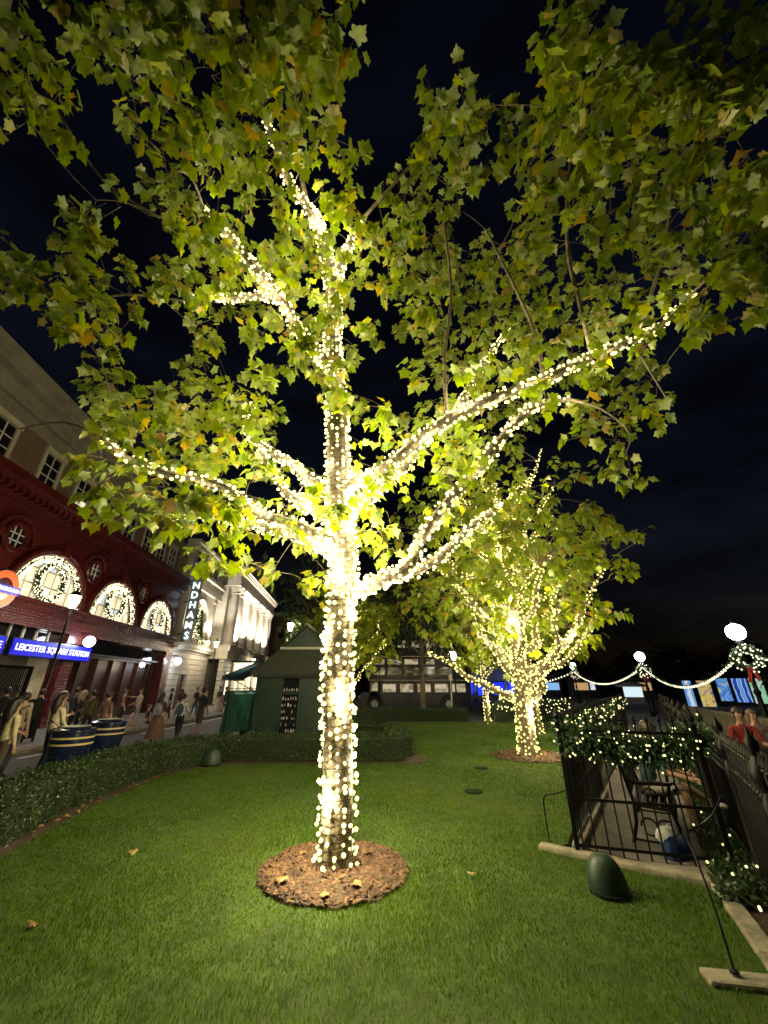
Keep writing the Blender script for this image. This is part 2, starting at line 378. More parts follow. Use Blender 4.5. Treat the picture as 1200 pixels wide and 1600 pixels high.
# plane tree beside the path: limbs (x, y, z, radius); first value tells whether lights are wound on it
LIMBS = [
('trunk',1,[(-0.54,5.43,-0.04,0.245),(-0.55,5.43,0.11,0.194),(-0.56,5.43,0.63,0.18),(-0.58,5.43,1.63,0.183),(-0.6,5.43,2.74,0.185),(-0.62,5.43,3.47,0.185),(-0.69,5.42,4.51,0.183),(-0.84,5.38,6.23,0.166),(-0.95,5.3,7.66,0.146),(-1.02,5.2,8.75,0.132),(-1.16,5.0,9.82,0.115),(-1.37,4.8,10.64,0.08),(-1.61,4.7,11.06,0.059)]),
('limb',1,[(-0.62,5.43,2.96,0.129),(-0.36,5.38,3.06,0.109),(-0.02,5.25,3.19,0.093),(0.32,5.1,3.32,0.082),(0.53,5.0,3.71,0.068),(0.91,4.95,4.23,0.065),(1.31,4.9,4.65,0.062),(1.67,4.8,5.1,0.058),(2.18,4.7,5.65,0.048),(2.53,4.6,5.74,0.037),(2.8,4.55,5.74,0.026)]),
('limb',1,[(-0.02,5.25,3.19,0.069),(0.36,5.35,3.29,0.06),(0.88,5.6,3.64,0.054),(1.32,5.9,4.13,0.046),(1.93,6.2,4.64,0.037)]),
('limb',1,[(-0.69,5.43,4.62,0.112),(-0.41,5.35,4.79,0.1),(0.0,5.2,4.93,0.088),(0.62,4.95,5.36,0.082),(1.18,4.75,5.65,0.076),(1.96,4.6,5.93,0.07),(2.43,4.5,6.06,0.064),(3.2,4.4,6.46,0.054),(3.88,4.35,6.73,0.044),(4.39,4.3,7.04,0.033),(5.02,4.2,7.65,0.023)]),
('limb',1,[(-0.67,5.43,4.16,0.103),(-0.41,5.55,4.46,0.096),(0.0,5.8,4.96,0.09),(0.41,6.0,5.54,0.083),(0.9,6.2,6.27,0.082),(1.53,6.4,7.06,0.073),(2.0,6.5,8.02,0.062),(2.49,6.6,8.88,0.049),(3.04,6.7,9.72,0.034)]),
('limb',1,[(-0.71,5.43,4.57,0.095),(-1.02,5.6,4.81,0.081),(-1.33,5.8,5.11,0.073),(-1.69,6.0,5.52,0.064),(-2.12,6.2,5.85,0.06),(-2.66,6.4,6.36,0.049),(-2.88,6.5,6.89,0.037),(-2.8,6.6,7.43,0.03)]),
('limb',1,[(-0.68,5.43,4.08,0.086),(-1.0,5.5,4.28,0.072),(-1.27,5.55,4.46,0.062),(-1.57,5.6,4.68,0.057),(-1.79,5.6,5.01,0.047),(-2.0,5.6,5.3,0.036),(-2.16,5.6,5.58,0.024)]),
('limb',1,[(-0.66,5.43,3.69,0.105),(-0.94,5.3,3.84,0.088),(-1.38,5.1,3.97,0.076),(-1.78,4.95,4.07,0.065),(-2.19,4.8,4.35,0.054),(-2.66,4.7,4.47,0.044),(-3.03,4.6,4.52,0.039),(-3.59,4.5,4.73,0.029),(-3.9,4.4,4.97,0.019)]),
('limb',1,[(-0.65,5.43,3.55,0.083),(-1.04,5.6,3.83,0.071),(-1.58,5.9,4.13,0.064),(-2.11,6.2,4.34,0.061),(-2.86,6.5,4.62,0.045),(-3.71,6.8,4.82,0.034),(-4.28,7.0,4.83,0.021)]),
('limb',1,[(-0.89,5.36,6.93,0.115),(-1.16,5.2,7.3,0.096),(-1.5,5.0,7.61,0.082),(-1.85,4.7,8.12,0.069),(-2.25,4.4,8.51,0.062),(-2.56,4.2,8.8,0.049),(-2.94,4.0,9.18,0.037),(-3.16,3.9,9.46,0.024)]),
('limb',1,[(-1.85,4.7,8.12,0.05),(-2.35,4.8,8.36,0.045),(-2.8,4.8,8.26,0.039),(-3.23,4.8,8.36,0.032),(-3.63,4.8,8.22,0.019)]),
('limb',1,[(-1.02,5.2,8.75,0.09),(-0.92,5.2,9.62,0.073),(-0.76,5.2,10.46,0.061),(-0.49,5.2,11.45,0.032)]),
('limb',1,[(-1.25,4.9,10.17,0.094),(-1.53,4.5,10.52,0.077),(-1.85,4.2,10.79,0.062),(-2.08,3.9,11.33,0.055),(-2.31,3.6,11.82,0.047)]),
('limb',0,[(-2.31,3.6,11.82,0.047),(-2.56,3.2,12.17,0.039),(-3.1,2.8,12.42,0.032),(-4.2,2.5,13.13,0.019)]),
('limb',0,[(-2.4,3.55,11.93,0.034),(-3.03,3.4,13.55,0.029),(-4.14,3.1,15.83,0.024)]),
('limb',0,[(-1.61,4.7,11.06,0.052),(-2.02,4.2,12.91,0.046),(-2.28,3.6,14.74,0.031),(-2.35,3.2,16.91,0.025)]),
('limb',0,[(-0.49,5.2,11.45,0.04),(0.59,4.8,12.73,0.032),(1.46,4.4,13.43,0.024)]),
('limb',0,[(3.2,4.4,6.46,0.038),(2.96,4.0,7.16,0.032),(2.78,3.7,7.75,0.027),(2.76,3.3,8.62,0.021),(2.87,2.8,9.6,0.016)]),
('limb',0,[(3.88,4.35,6.73,0.033),(4.06,3.7,7.45,0.026),(4.08,3.1,8.21,0.02),(4.26,2.6,9.62,0.015)]),
('limb',0,[(5.02,4.2,7.65,0.023),(5.35,3.8,7.91,0.016),(5.76,3.5,8.34,0.016)]),
('limb',0,[(2.43,4.5,6.06,0.037),(2.34,4.3,6.83,0.027),(2.0,4.0,7.6,0.022),(1.61,3.7,8.38,0.017)]),
('limb',0,[(0.98,4.8,5.57,0.032),(0.99,4.7,6.72,0.029),(1.17,4.5,8.15,0.025),(1.07,4.2,9.84,0.02)]),
('limb',0,[(-3.16,3.9,9.46,0.024),(-3.23,3.6,9.61,0.018),(-3.35,3.4,9.36,0.017),(-3.3,3.4,8.16,0.01),(-4.16,3.2,8.58,0.01)]),
('limb',0,[(-3.63,4.8,8.22,0.019),(-4.71,4.8,8.39,0.019),(-5.59,4.8,8.22,0.013),(-6.73,4.8,8.75,0.013)]),
('limb',0,[(-3.32,3.4,8.16,0.016),(-4.08,3.1,8.53,0.015),(-4.65,2.7,9.32,0.01),(-5.25,2.4,10.22,0.01)]),
('limb',0,[(-3.9,4.4,4.97,0.019),(-4.39,4.3,5.13,0.014),(-4.96,4.3,5.02,0.01)]),
('limb',0,[(2.8,4.55,5.74,0.021),(3.11,4.4,5.43,0.015),(3.32,4.3,4.92,0.009),(3.01,4.3,4.37,0.009)]),
('limb',0,[(3.88,4.35,6.73,0.022),(3.8,4.2,6.08,0.015),(3.81,4.1,5.4,0.01)]),
]
SPRIGS = [
 (-2.17,1.53,8.19), (2.38,7.21,7.1), (1.71,5.85,7.05), (4.0,3.62,6.48), (0.2,4.6,10.24), (-3.03,4.63,7.99),
 (-2.97,3.64,9.56), (-3.25,6.26,9.61), (-3.7,5.65,5.5), (-2.62,2.65,7.83), (4.14,4.26,9.71), (-1.8,1.9,8.02),
 (-3.75,2.9,7.61), (-3.68,4.66,4.67), (-1.71,1.52,8.23), (-0.61,1.87,7.65), (-3.67,1.72,7.78), (0.48,5.88,5.54),
 (-0.92,2.86,9.84), (3.71,3.51,6.98), (-2.11,2.02,7.58), (-2.68,4.49,3.73), (-1.33,6.48,4.16), (3.76,5.11,5.41),
 (3.94,2.42,7.24), (4.63,5.59,7.29), (2.3,2.9,9.56), (2.45,6.02,9.09), (3.6,1.86,7.47), (3.19,1.81,7.58),
 (3.92,4.36,8.7), (1.87,5.96,10.79), (-1.98,6.07,5.74), (0.76,4.45,10.7), (-1.81,2.23,8.34), (4.64,3.84,7.25),
 (4.5,3.86,8.74), (-2.66,1.66,7.91), (-2.95,6.22,9.93), (-2.91,5.07,4.2), (2.13,6.17,7.24), (-3.89,4.49,4.69),
 (2.61,1.74,7.73), (1.12,3.76,9.94), (3.67,1.75,7.72), (-1.62,2.41,7.73), (2.69,6.53,7.58), (2.15,2.63,8.13),
 (-1.58,4.7,10.73), (-2.38,3.23,7.79), (-4.42,4.7,7.99), (3.47,6.28,9.89), (-1.5,1.59,8.08), (4.19,6.59,8.02),
 (1.14,6.86,7.53), (0.81,4.57,8.46), (3.16,1.96,7.24), (-2.23,3.72,9.13), (-0.24,4.93,5.61), (4.45,2.8,7.44),
 (2.04,3.11,9.31), (-2.61,7.16,5.37), (2.57,6.09,6.81), (-1.19,1.47,8.33), (1.38,3.88,5.86), (-3.35,6.49,7.28),
 (2.63,3.74,8.27), (3.63,2.02,7.11), (-1.7,6.92,8.89), (-2.92,3.92,7.39), (-2.81,2.98,9.39), (1.41,7.39,8.65),
 (-3.06,3.79,4.74), (2.26,1.75,7.71), (-4.58,3.97,7.97), (-2.57,2.14,7.98), (4.33,3.1,6.4), (-2.57,5.31,5.89),
 (-1.84,3.94,8.45), (2.75,3.38,7.96), (-3.61,6.08,9.4), (1.96,5.8,8.25), (-2.98,2.34,7.8), (0.6,4.81,8.06),
 (2.28,3.73,5.99), (3.95,4.83,7.11), (-1.94,1.4,8.48), (3.34,2.1,7.15), (2.59,5.46,7.36), (2.8,2.73,8.12),
 (-2.44,3.88,6.28), (3.52,4.32,7.41), (0.8,5.74,8.54), (4.55,2.99,6.8), (3.58,3.09,8.88), (-2.66,1.51,8.24),
 (-0.73,5.34,5.74), (-2.11,3.69,9.8), (-0.86,1.49,8.3), (1.6,7.21,9.31), (-2.17,1.78,7.75), (3.77,2.66,7.52),
 (-0.87,4.84,4.13), (-1.8,1.64,7.96), (-3.33,5.65,6.18), (4.26,6.4,5.6), (2.93,3.18,8.74), (-1.59,1.37,8.56),
 (3.79,3.79,6.35), (2.5,1.86,7.46), (1.39,6.15,9.08), (-1.0,1.97,7.99), (-0.08,3.37,8.44), (-1.89,6.58,9.89),
 (2.68,3.85,9.32), (1.9,4.37,6.49), (-4.13,3.37,6.38), (-3.85,5.28,4.71), (-1.2,4.34,6.65), (-0.06,5.64,4.04),
 (-3.65,5.07,5.58), (-0.65,3.61,10.08), (-0.89,1.89,8.39), (0.99,3.43,8.55), (4.43,6.42,6.75), (-1.57,2.39,8.42),
 (-3.76,3.28,5.74), (0.48,5.62,11.24), (-1.0,5.84,9.95), (4.21,2.86,7.45), (-1.55,5.52,4.41), (4.44,2.9,7.04),
 (2.59,5.31,9.48), (0.2,4.37,8.78), (-2.18,5.33,8.49), (-0.5,4.96,10.31), (-0.69,4.41,6.26), (1.96,1.82,7.56),
 (-2.99,1.63,7.98), (-3.78,4.41,5.63), (1.97,4.17,8.45), (-2.23,6.38,6.94), (2.49,4.81,7.47), (-2.5,5.23,4.1),
 (-1.22,4.38,10.84), (2.18,2.2,7.79), (3.06,3.71,8.07), (-2.73,4.82,5.08), (-2.83,5.93,5.43), (-1.5,4.39,9.06),
 (4.58,3.49,8.55), (-4.34,4.58,6.41), (-2.11,5.3,6.7), (1.21,5.31,5.96), (0.99,3.05,9.84), (3.81,3.76,6.85),
 (2.76,1.93,7.31), (4.1,3.57,9.15), (2.99,2.35,8.05), (2.11,2.23,8.25), (0.98,4.87,5.06), (2.79,5.11,9.81),
 (2.95,4.81,9.95), (-3.33,3.38,8.34), (-2.92,5.67,10.64), (1.34,5.43,11.41), (-4.35,3.31,7.38), (-2.48,6.14,10.49),
 (-2.36,1.4,8.5), (-0.15,5.37,10.65), (4.03,3.04,8.51), (-1.49,2.18,9.11), (1.4,6.08,5.55), (4.39,5.68,6.85),
 (-1.99,4.86,4.12), (-2.66,3.92,7.58), (4.52,3.58,7.63), (3.4,2.46,7.95), (0.97,4.88,4.44), (0.81,4.22,11.05),
 (2.58,4.64,8.55), (1.84,6.14,9.89), (4.6,2.75,6.94), (-1.38,4.21,6.11), (-0.8,4.5,10.19), (-0.96,7.63,6.72),
 (0.08,4.4,8.36), (3.62,3.41,7.67), (-3.44,3.22,5.59), (-0.79,4.25,5.84), (-0.62,5.9,5.16), (-3.65,1.87,7.45),
 (-5.2,3.54,6.93), (3.33,1.73,7.76), (2.25,4.21,5.6), (4.91,5.39,6.91), (2.6,3.81,10.07), (-2.28,4.33,4.06),
 (-3.07,6.68,7.44), (-1.34,5.3,11.16), (3.73,4.93,9.45), (-3.36,5.81,9.95), (-1.45,3.78,10.62), (-3.36,4.85,5.78),
 (4.79,4.77,9.25), (-1.2,4.86,9.07), (-1.84,5.44,9.14), (3.81,2.14,6.85), (2.66,3.96,7.13), (-4.5,4.01,7.27),
 (-1.25,6.13,8.66), (-3.65,6.16,7.45), (0.81,3.98,6.99), (2.71,7.23,6.79), (4.85,3.2,6.51), (-2.93,4.44,5.96),
 (-3.39,1.93,7.3), (-1.08,1.36,8.58), (4.0,3.04,5.96), (-1.82,4.69,4.49), (-3.59,5.56,4.78), (2.48,6.67,10.34),
 (3.88,5.72,8.07), (4.34,3.16,6.84), (1.89,3.18,8.0), (-3.81,3.7,6.66), (2.67,3.15,8.12), (0.27,5.76,4.99),
 (-0.64,7.48,5.26), (-1.78,3.9,9.46), (-0.47,6.84,5.33), (-2.52,4.01,4.67), (0.96,5.45,5.91), (-1.2,4.51,3.51),
 (0.48,5.0,5.39), (-0.87,5.64,11.04), (2.68,5.63,6.74), (-2.87,4.95,9.79), (-1.31,2.74,9.42), (-4.65,3.49,7.08),
 (-2.14,6.05,4.44), (-1.92,4.41,3.51), (-1.61,1.87,8.32), (2.11,3.91,8.32), (3.4,4.51,6.43), (1.52,4.9,5.04),
 (2.45,2.23,7.57), (-3.02,7.44,6.79), (-2.45,7.54,5.9), (-1.19,5.4,8.85), (3.9,4.37,5.52), (-0.77,4.41,8.56),
 (-0.41,7.33,4.42), (3.23,4.72,7.53), (-1.9,6.16,11.32), (-1.51,2.87,8.56), (2.04,6.89,8.83), (-4.26,5.36,4.34),
 (-2.67,4.03,8.2), (-0.8,5.72,3.87), (2.21,1.85,8.28), (-1.77,7.46,4.94), (-3.81,1.61,8.02), (3.02,3.97,6.35),
 (0.96,6.08,11.39), (2.33,5.5,9.78), (-3.23,3.91,7.21), (-4.2,6.76,5.76), (-4.67,5.21,5.67), (3.24,5.83,7.57),
 (-1.09,6.82,5.6), (-3.82,6.14,8.14), (3.81,3.75,9.57), (-1.39,5.3,9.13), (-3.02,4.2,4.51), (3.92,2.52,7.68),
 (-0.05,4.68,4.38), (-2.83,4.84,9.08), (-4.71,3.76,7.66), (3.4,5.25,9.44), (1.82,6.13,8.92), (-3.87,4.97,10.34),
 (-1.38,4.15,6.41), (4.37,3.79,7.4), (-0.76,6.01,4.73), (-3.72,4.07,5.23), (-1.51,4.28,6.95), (-2.46,3.81,5.04),
 (-3.54,4.7,9.06), (1.09,6.54,5.82), (-2.21,4.44,5.82), (0.02,4.35,5.38), (0.42,6.85,9.81), (-0.44,5.41,10.06),
 (-3.1,4.7,3.93), (-2.68,1.81,7.59), (1.49,5.73,6.02), (-0.69,6.52,8.91), (-0.55,4.3,5.61), (4.02,3.28,8.32),
 (3.39,1.92,7.33), (2.9,1.8,7.61), (1.48,6.24,11.37), (4.65,5.1,8.15), (-2.5,7.22,7.05), (-1.58,4.09,7.96),
 (-3.21,4.16,5.24), (-3.94,2.97,7.32), (2.99,3.06,9.39), (-3.6,6.29,5.5), (-4.53,5.02,9.34), (1.38,4.86,9.7),
 (-2.34,5.7,3.54), (-3.23,6.68,5.41), (-4.5,4.47,8.27), (-2.38,5.52,4.74), (-1.4,5.84,4.79), (-2.24,5.61,6.24),
 (-2.72,4.38,9.52), (-4.82,4.44,8.17), (2.55,2.13,7.86), (2.57,5.51,8.87), (-1.89,4.29,6.82), (3.11,1.69,7.85),
 (-0.64,2.46,8.1), (-2.0,6.98,5.97), (3.48,4.39,7.97), (1.19,4.63,4.43), (-3.31,4.56,7.88), (-2.75,5.78,3.72),
 (-2.03,2.52,8.4), (-0.97,1.6,8.05), (-1.03,4.41,9.13), (0.96,6.05,7.95), (4.51,5.72,6.45), (-0.28,5.65,8.3),
 (2.44,6.17,7.79), (-0.67,5.15,3.03), (-0.79,4.53,7.46), (4.7,4.04,8.53), (-3.15,4.37,5.7), (0.41,7.0,7.21),
 (-2.34,4.54,5.06), (-0.81,7.36,3.98), (1.29,7.12,9.58), (-2.43,1.57,8.11), (4.41,3.25,7.74), (-3.17,2.75,8.94),
 (-5.05,5.28,6.67), (2.88,5.78,7.32), (4.32,2.93,5.74), (-3.09,5.88,4.22), (4.41,3.71,6.64), (2.66,4.2,8.44),
 (0.54,5.15,9.54), (-4.93,4.0,8.76), (3.91,2.27,6.65), (0.03,7.48,6.37), (3.76,1.94,7.29), (-1.29,1.27,8.79),
 (2.98,1.89,7.41), (-2.45,4.92,8.84), (-2.5,1.77,7.86), (-2.58,2.94,7.59), (1.44,3.07,9.87), (1.25,4.83,8.7),
 (1.26,3.25,9.68), (5.05,3.19,6.94), (-2.17,2.95,8.5), (-0.62,5.95,10.29), (2.6,3.24,8.9), (-4.34,3.3,6.36),
 (3.72,4.13,7.7), (2.56,4.81,7.02), (3.74,4.15,6.2), (0.81,6.37,6.71), (1.14,4.97,6.04), (-3.67,4.43,4.27),
 (3.29,5.13,6.17), (1.75,6.06,6.8), (-3.36,3.74,8.56), (0.55,3.97,9.01), (-0.46,7.01,7.64), (-2.09,1.66,7.93),
 (1.06,4.29,5.96), (-1.36,1.78,8.61), (0.41,6.55,11.03), (-0.65,4.58,3.76), (-3.95,1.52,8.24), (2.5,2.13,8.32),
 (-5.29,3.76,7.42), (-0.0,6.04,3.81), (3.91,6.35,9.65), (-3.91,4.79,8.94), (3.43,1.61,8.03), (4.02,5.5,4.9),
 (-2.55,4.87,4.74), (-2.13,4.78,9.26), (0.77,3.46,10.24), (3.15,4.97,5.36), (-0.65,1.68,8.21), (3.22,2.95,7.34),
 (4.34,4.55,9.58), (4.62,3.25,6.33), (0.3,4.52,11.11), (4.78,3.64,7.16), (0.74,5.73,5.64), (-4.97,5.02,7.44),
 (-0.52,5.29,8.15), (-3.9,5.61,8.53), (-0.94,4.28,6.95), (-3.42,5.75,4.85), (-4.19,6.23,8.1), (3.18,6.73,7.19),
 (2.59,7.26,7.61), (-2.35,5.14,5.38), (-2.61,4.5,5.61), (0.96,2.37,8.53), (-0.57,4.98,5.8), (-3.97,1.74,7.75),
 (0.66,2.56,9.25), (-0.5,1.9,8.4), (2.1,6.04,10.38), (-1.95,6.53,3.63), (4.61,3.19,7.59), (3.88,2.67,8.1),
 (2.86,4.05,5.58), (-1.77,4.54,9.87), (1.15,5.5,10.96), (-1.82,1.3,8.71), (3.72,1.65,7.93), (2.1,1.6,8.04),
 (-0.57,3.81,9.66), (-2.38,3.58,7.85), (-3.65,6.06,5.7), (-0.16,4.87,4.15), (0.65,4.92,6.47), (-4.81,5.88,5.87),
 (4.34,3.46,7.9), (1.34,3.3,9.0), (-2.23,1.29,8.73), (-4.03,6.46,4.9), (2.27,4.96,7.63), (-3.7,5.02,4.25),
 (1.64,4.96,6.54), (0.67,5.44,9.37), (-2.23,4.26,3.79), (4.83,5.75,6.95), (-1.99,4.35,3.95), (0.24,5.54,5.63),
 (2.51,5.65,9.51), (-2.55,7.2,6.14), (-2.32,5.44,5.82), (1.76,4.84,9.48), (-1.48,6.95,3.6), (3.83,3.31,5.77),
 (1.45,5.61,5.57), (1.89,2.91,9.52), (3.47,4.16,6.83), (0.91,5.27,4.17), (2.82,1.68,7.87), (1.88,1.63,7.98),
]

def wp(o):          # part given in world coordinates under a placed parent
    o.matrix_parent_inverse = o.parent.matrix_basis.inverted(); return o

# ------------------------------------------------------------------ ground, road, lawn, paths
def sheet(name, poly, z, mt, kind='structure', parent=None):
    mb = MB(); n = len(poly); mb.add([(x, y, z) for x, y in poly], [tuple(range(n))]); o = mb.build(name, mt, parent)
    if kind: o['kind'] = kind
    return o
def slab(name, poly, z0, z1, mt):
    o = MB().prism(poly, z0, z1, axis='z').build(name, mt); o['kind'] = 'structure'; return o
sheet('ground', [(-900, -300), (900, -300), (900, 1500), (-900, 1500)], -.10, M['asphalt'])
LAWN = [(-5.6, -4), (-5.0, 5.5), (-5.35, 7.8), (-5.35, 10.7), (-4.4, 12.0), (.95, 12.1), (.35, 16), (.2, 23.6), (10.2, 23.6), (4.0, 9.3), (2.35, 6.2), (1.95, 6.02), (3.32, 5.08), (2.84, 3.97), (2.2, 2.6), (1.0, -4)]
slab('lawn', LAWN, -.12, 0, M['turf'])
slab('pavement', [(-16, -6), (-11.2, -6), (-11.2, 18), (-11.0, 30), (-12.2, 64), (-22, 64)], -.3, .04, M['paving'])
slab('path', [(2.42, 6.1), (3.42, 5.2), (3.84, 5.45), (14.4, 20.5), (12.2, 22.5), (4.15, 9.1)], -.2, .012, M['paving'])
for i, (y0, y1) in enumerate(((-2, 3), (5.5, 10.5), (13, 17.6), (19.2, 28.6), (31, 36), (39, 44))):
    sheet('road_marking', [(-10.62, y0), (-10.48, y0), (-10.30 - .02 * i, y1), (-10.44 - .02 * i, y1)], -.096, M['whiteline'])
def kerb(pts, w, h, name='kerb', z0=-.1):
    mb = MB()
    for (a, b) in zip(pts[:-1], pts[1:]):
        a, b = Vector((*a, 0)), Vector((*b, 0)); d = b - a; L_ = d.length; n = max(1, int(L_ / .95))
        for i in range(n):
            p = a + d * ((i + .5) / n)
            mb.box((p.x, p.y, (z0 + h) / 2), (L_ / n - .008, w + random.uniform(-.006, .006), h - z0 + random.uniform(-.006, .006)), math.atan2(d.y, d.x))
    o = mb.build(name, M['concrete']); bv = o.modifiers.new('bevel', 'BEVEL'); bv.width = .02; bv.segments = 2
    o['kind'] = 'structure'; return o
kerb([(1.93, 6.05), (3.36, 5.06)], .15, .055)
kerb([(3.33, 5.0), (2.84, 3.9), (2.5, 3.2), (1.6, 1.2)], .15, .05)
kerb([(2.34, 5.9), (4.05, 8.55)], .13, .09)
kerb([(2.2, 3.72), (2.75, 3.62)], .16, .035)
kerb([(-11.13, -6), (-11.13, 18), (-10.93, 30), (-12.1, 60)], .2, .03)
sheet('flower_bed', [(2.92, 3.9), (3.5, 4.35), (4.62, 6.3), (12.2, 18.6), (11.9, 19), (3.9, 5.4), (3.45, 5.12)], .006, M['soil'])
sheet('bed_soil', [(-6.3, 4.2), (-4.45, 4.2), (-4.5, 5.86), (-4.86, 7.77), (-4.9, 10.2), (-4.08, 11.5), (-1.7, 11.56), (.95, 11.66), (1.2, 12.0), (.5, 16), (.4, 16.8), (-1.0, 16.8), (-5.3, 12.6), (-6.2, 10.8), (-6.3, 7.8)], .006, M['soil'])

# grass blades
def inpoly(X, Y, poly):
    r = np.zeros(len(X), bool); n = len(poly)
    for i in range(n):
        x1, y1 = poly[i]; x2, y2 = poly[(i + 1) % n]
        if y1 == y2: continue
        c_ = ((y1 > Y) != (y2 > Y)) & (X < (x2 - x1) * (Y - y1) / (y2 - y1) + x1); r ^= c_
    return r
TREES = [(-.54, 5.43, .80), (4.15, 12.71, 1.05), (6.37, 18.08, .7), (5.44, 22.94, .5)]
BEDSOIL = [(-6.3, 4.2), (-4.45, 4.2), (-4.5, 5.86), (-4.86, 7.77), (-4.9, 10.2), (-4.08, 11.5), (-1.7, 11.56), (.95, 11.66), (1.2, 12.0), (.5, 16), (.4, 16.8), (-1.0, 16.8), (-5.3, 12.6)]
def grass(n=1650000):
    X = RNG.uniform(-5.6, 10.3, n); Y = RNG.uniform(.6, 23.6, n)
    d = np.hypot(X, Y); keep = (RNG.random(n) < np.clip((4.6 / np.maximum(d, .1)) ** 1.75, .03, 1)) & inpoly(X, Y, LAWN) & ~inpoly(X, Y, BEDSOIL)
    for tx, ty, tr in TREES: keep &= np.hypot(X - tx, Y - ty) > tr * RNG.uniform(.86, 1.04, n)
    X, Y, d = X[keep], Y[keep], d[keep]; k = len(X)
    a = RNG.uniform(0, 2 * np.pi, k); h = RNG.uniform(.015, .034, k) * (1 + .3 * np.sin(X * 2.1 + 1) * np.sin(Y * 1.7)); w = RNG.uniform(.0012, .0025, k) * np.clip(d / 3.2, 1, 6)
    ln = RNG.normal(0, .5, (k, 2)) * h[:, None]
    P = np.stack([X, Y, np.zeros(k)], 1); s = np.stack([np.cos(a) * w, np.sin(a) * w, np.zeros(k)], 1)
    mid = P + np.stack([ln[:, 0] * .3, ln[:, 1] * .3, h * .6], 1); tip = P + np.stack([ln[:, 0], ln[:, 1], h], 1)
    V = np.stack([P - s, P + s, mid + s * .7, mid - s * .7, tip], 1).reshape(-1, 3)
    o = np.arange(k)[:, None] * 5
    F = np.concatenate([o + np.array([[0, 1, 2]]), o + np.array([[0, 2, 3]]), o + np.array([[3, 2, 4]])])
    pat = .5 + .3 * np.sin(X * 1.3 + np.sin(Y * 2.3)) * np.sin(Y * .9 + X * .4) + .12 * np.sin(X * 7 + Y * 5) * np.sin(Y * 6.1)
    t = np.clip(pat * .7 + RNG.normal(.1, .22, k), 0, 1)
    o = mesh_np('grass', V, F, M['grass'], tint=np.repeat(t, 5))
    tag(o, 'short mown green grass covering the lawn round the tree', 'grass', kind='stuff')
    print('grass blades', k)
grass()

# ------------------------------------------------------------------ mulch beds
def mulch(x, y, r, label, n):
    root = empty('mulch_bed', (x, y, 0), 0, label, 'mulch bed', 'mulch rings round the tree trunks')
    prof = [(r * 1.02, -.01), (r, .018), (r * .8, .04), (r * .45, .055), (.02, .06)]
    wob = [1 + .035 * math.sin(j * 1.7) + .025 * math.sin(j * 4.1) for j in range(40)]
    mb = MB()
    for i, (pr, pz) in enumerate(prof):
        for j in range(40): mb.v.append((pr * wob[j] * math.cos(j * math.pi / 20), pr * wob[j] * math.sin(j * math.pi / 20), pz))
    for i in range(4):
        for j in range(40):
            a, b = i * 40 + j, i * 40 + (j + 1) % 40; mb.f.append((a, b, b + 40, a + 40)); mb.m.append(0)
    mb.f.append(tuple(160 + j for j in range(40))); mb.m.append(0)
    mb.build('soil', M['soil'], root, True)
    for mi, (mm, k) in enumerate((('chip', n), ('chip2', n // 2))):
        rr = r * np.sqrt(RNG.random(k)); aa = RNG.uniform(0, 2 * np.pi, k)
        P = np.stack([rr * np.cos(aa), rr * np.sin(aa), .02 + .04 * (1 - rr / r) + RNG.uniform(0, .012, k)], 1)
        D = rnd_dir(k) * np.array([1, 1, .35]); Nn = np.array([0, 0, 1.]) + RNG.normal(0, .45, (k, 3))
        a_, b_, c_ = frames(D, Nn); S = RNG.uniform(.03, .075, k) * (1 if n > 1500 else 1.5)
        U = np.array([(-.2, -.5, 0), (.22, -.45, 0), (.16, .5, 0), (-.18, .42, 0), (-.1, -.4, .14), (.12, -.35, .14), (.1, .4, .14), (-.12, .36, .14)])
        V = P[:, None] + S[:, None, None] * (U[None, :, 0, None] * a_[:, None] + U[None, :, 1, None] * b_[:, None] + U[None, :, 2, None] * c_[:, None])
        q = np.array([(4, 5, 6, 7), (0, 1, 5, 4), (1, 2, 6, 5), (2, 3, 7, 6), (3, 0, 4, 7)])
        F = (q[None] + (np.arange(k) * 8)[:, None, None]).reshape(-1, 4)
        o = mesh_np('wood_chip', V.reshape(-1, 3), F, M[mm], root); o['kind'] = 'stuff'
    return root
mulch(-.54, 5.43, .80, 'round brown wood-chip mulch bed round the big light-wrapped trunk', 2600)
mulch(4.15, 12.71, 1.05, 'wood-chip mulch bed round the second lit tree near the railing', 1200)

# ------------------------------------------------------------------ trees
def wind(path, spacing, pitch, off, seed=0):
    """bulb positions and wire path of a light string wound round a limb"""
    rg = random.Random(seed); P = smooth_path(path, 6); pos = []; wire = []; ang = rg.uniform(0, 6.28); up = None; run = 0
    seg = np.linalg.norm(np.diff(P[:, :3], axis=0), axis=1); L_ = seg.sum(); cum = np.concatenate([[0], np.cumsum(seg)])
    st = .02; k = int(L_ / st); nextb = 0; prev = None
    for i in range(k + 1):
        s = i * st; j = min(np.searchsorted(cum, s, 'right') - 1, len(seg) - 1); f = (s - cum[j]) / max(seg[j], 1e-6)
        q = P[j] + (P[j + 1] - P[j]) * f; t = Vector(P[j + 1][:3] - P[j][:3]).normalized()
        if up is None: up = t.orthogonal().normalized()
        up = (up - t * up.dot(t)).normalized(); sd = t.cross(up)
        sub = 4
        for u in range(sub):
            ang += 2 * math.pi * st / pitch / sub
            r = q[3] + off
            w = Vector(q[:3]) + (up * math.cos(ang) + sd * math.sin(ang)) * r
            if prev is not None: run += (w - prev).length
            prev = w
            if u % 2 == 0: wire.append(w)
            if run >= nextb:
                nextb = run + spacing * rg.uniform(.45, 1.6)
                pos.append(tuple(w + (up * math.cos(ang) + sd * math.sin(ang)) * rg.uniform(.004, .035) + t * rg.gauss(0, .035)))
    return pos, wire
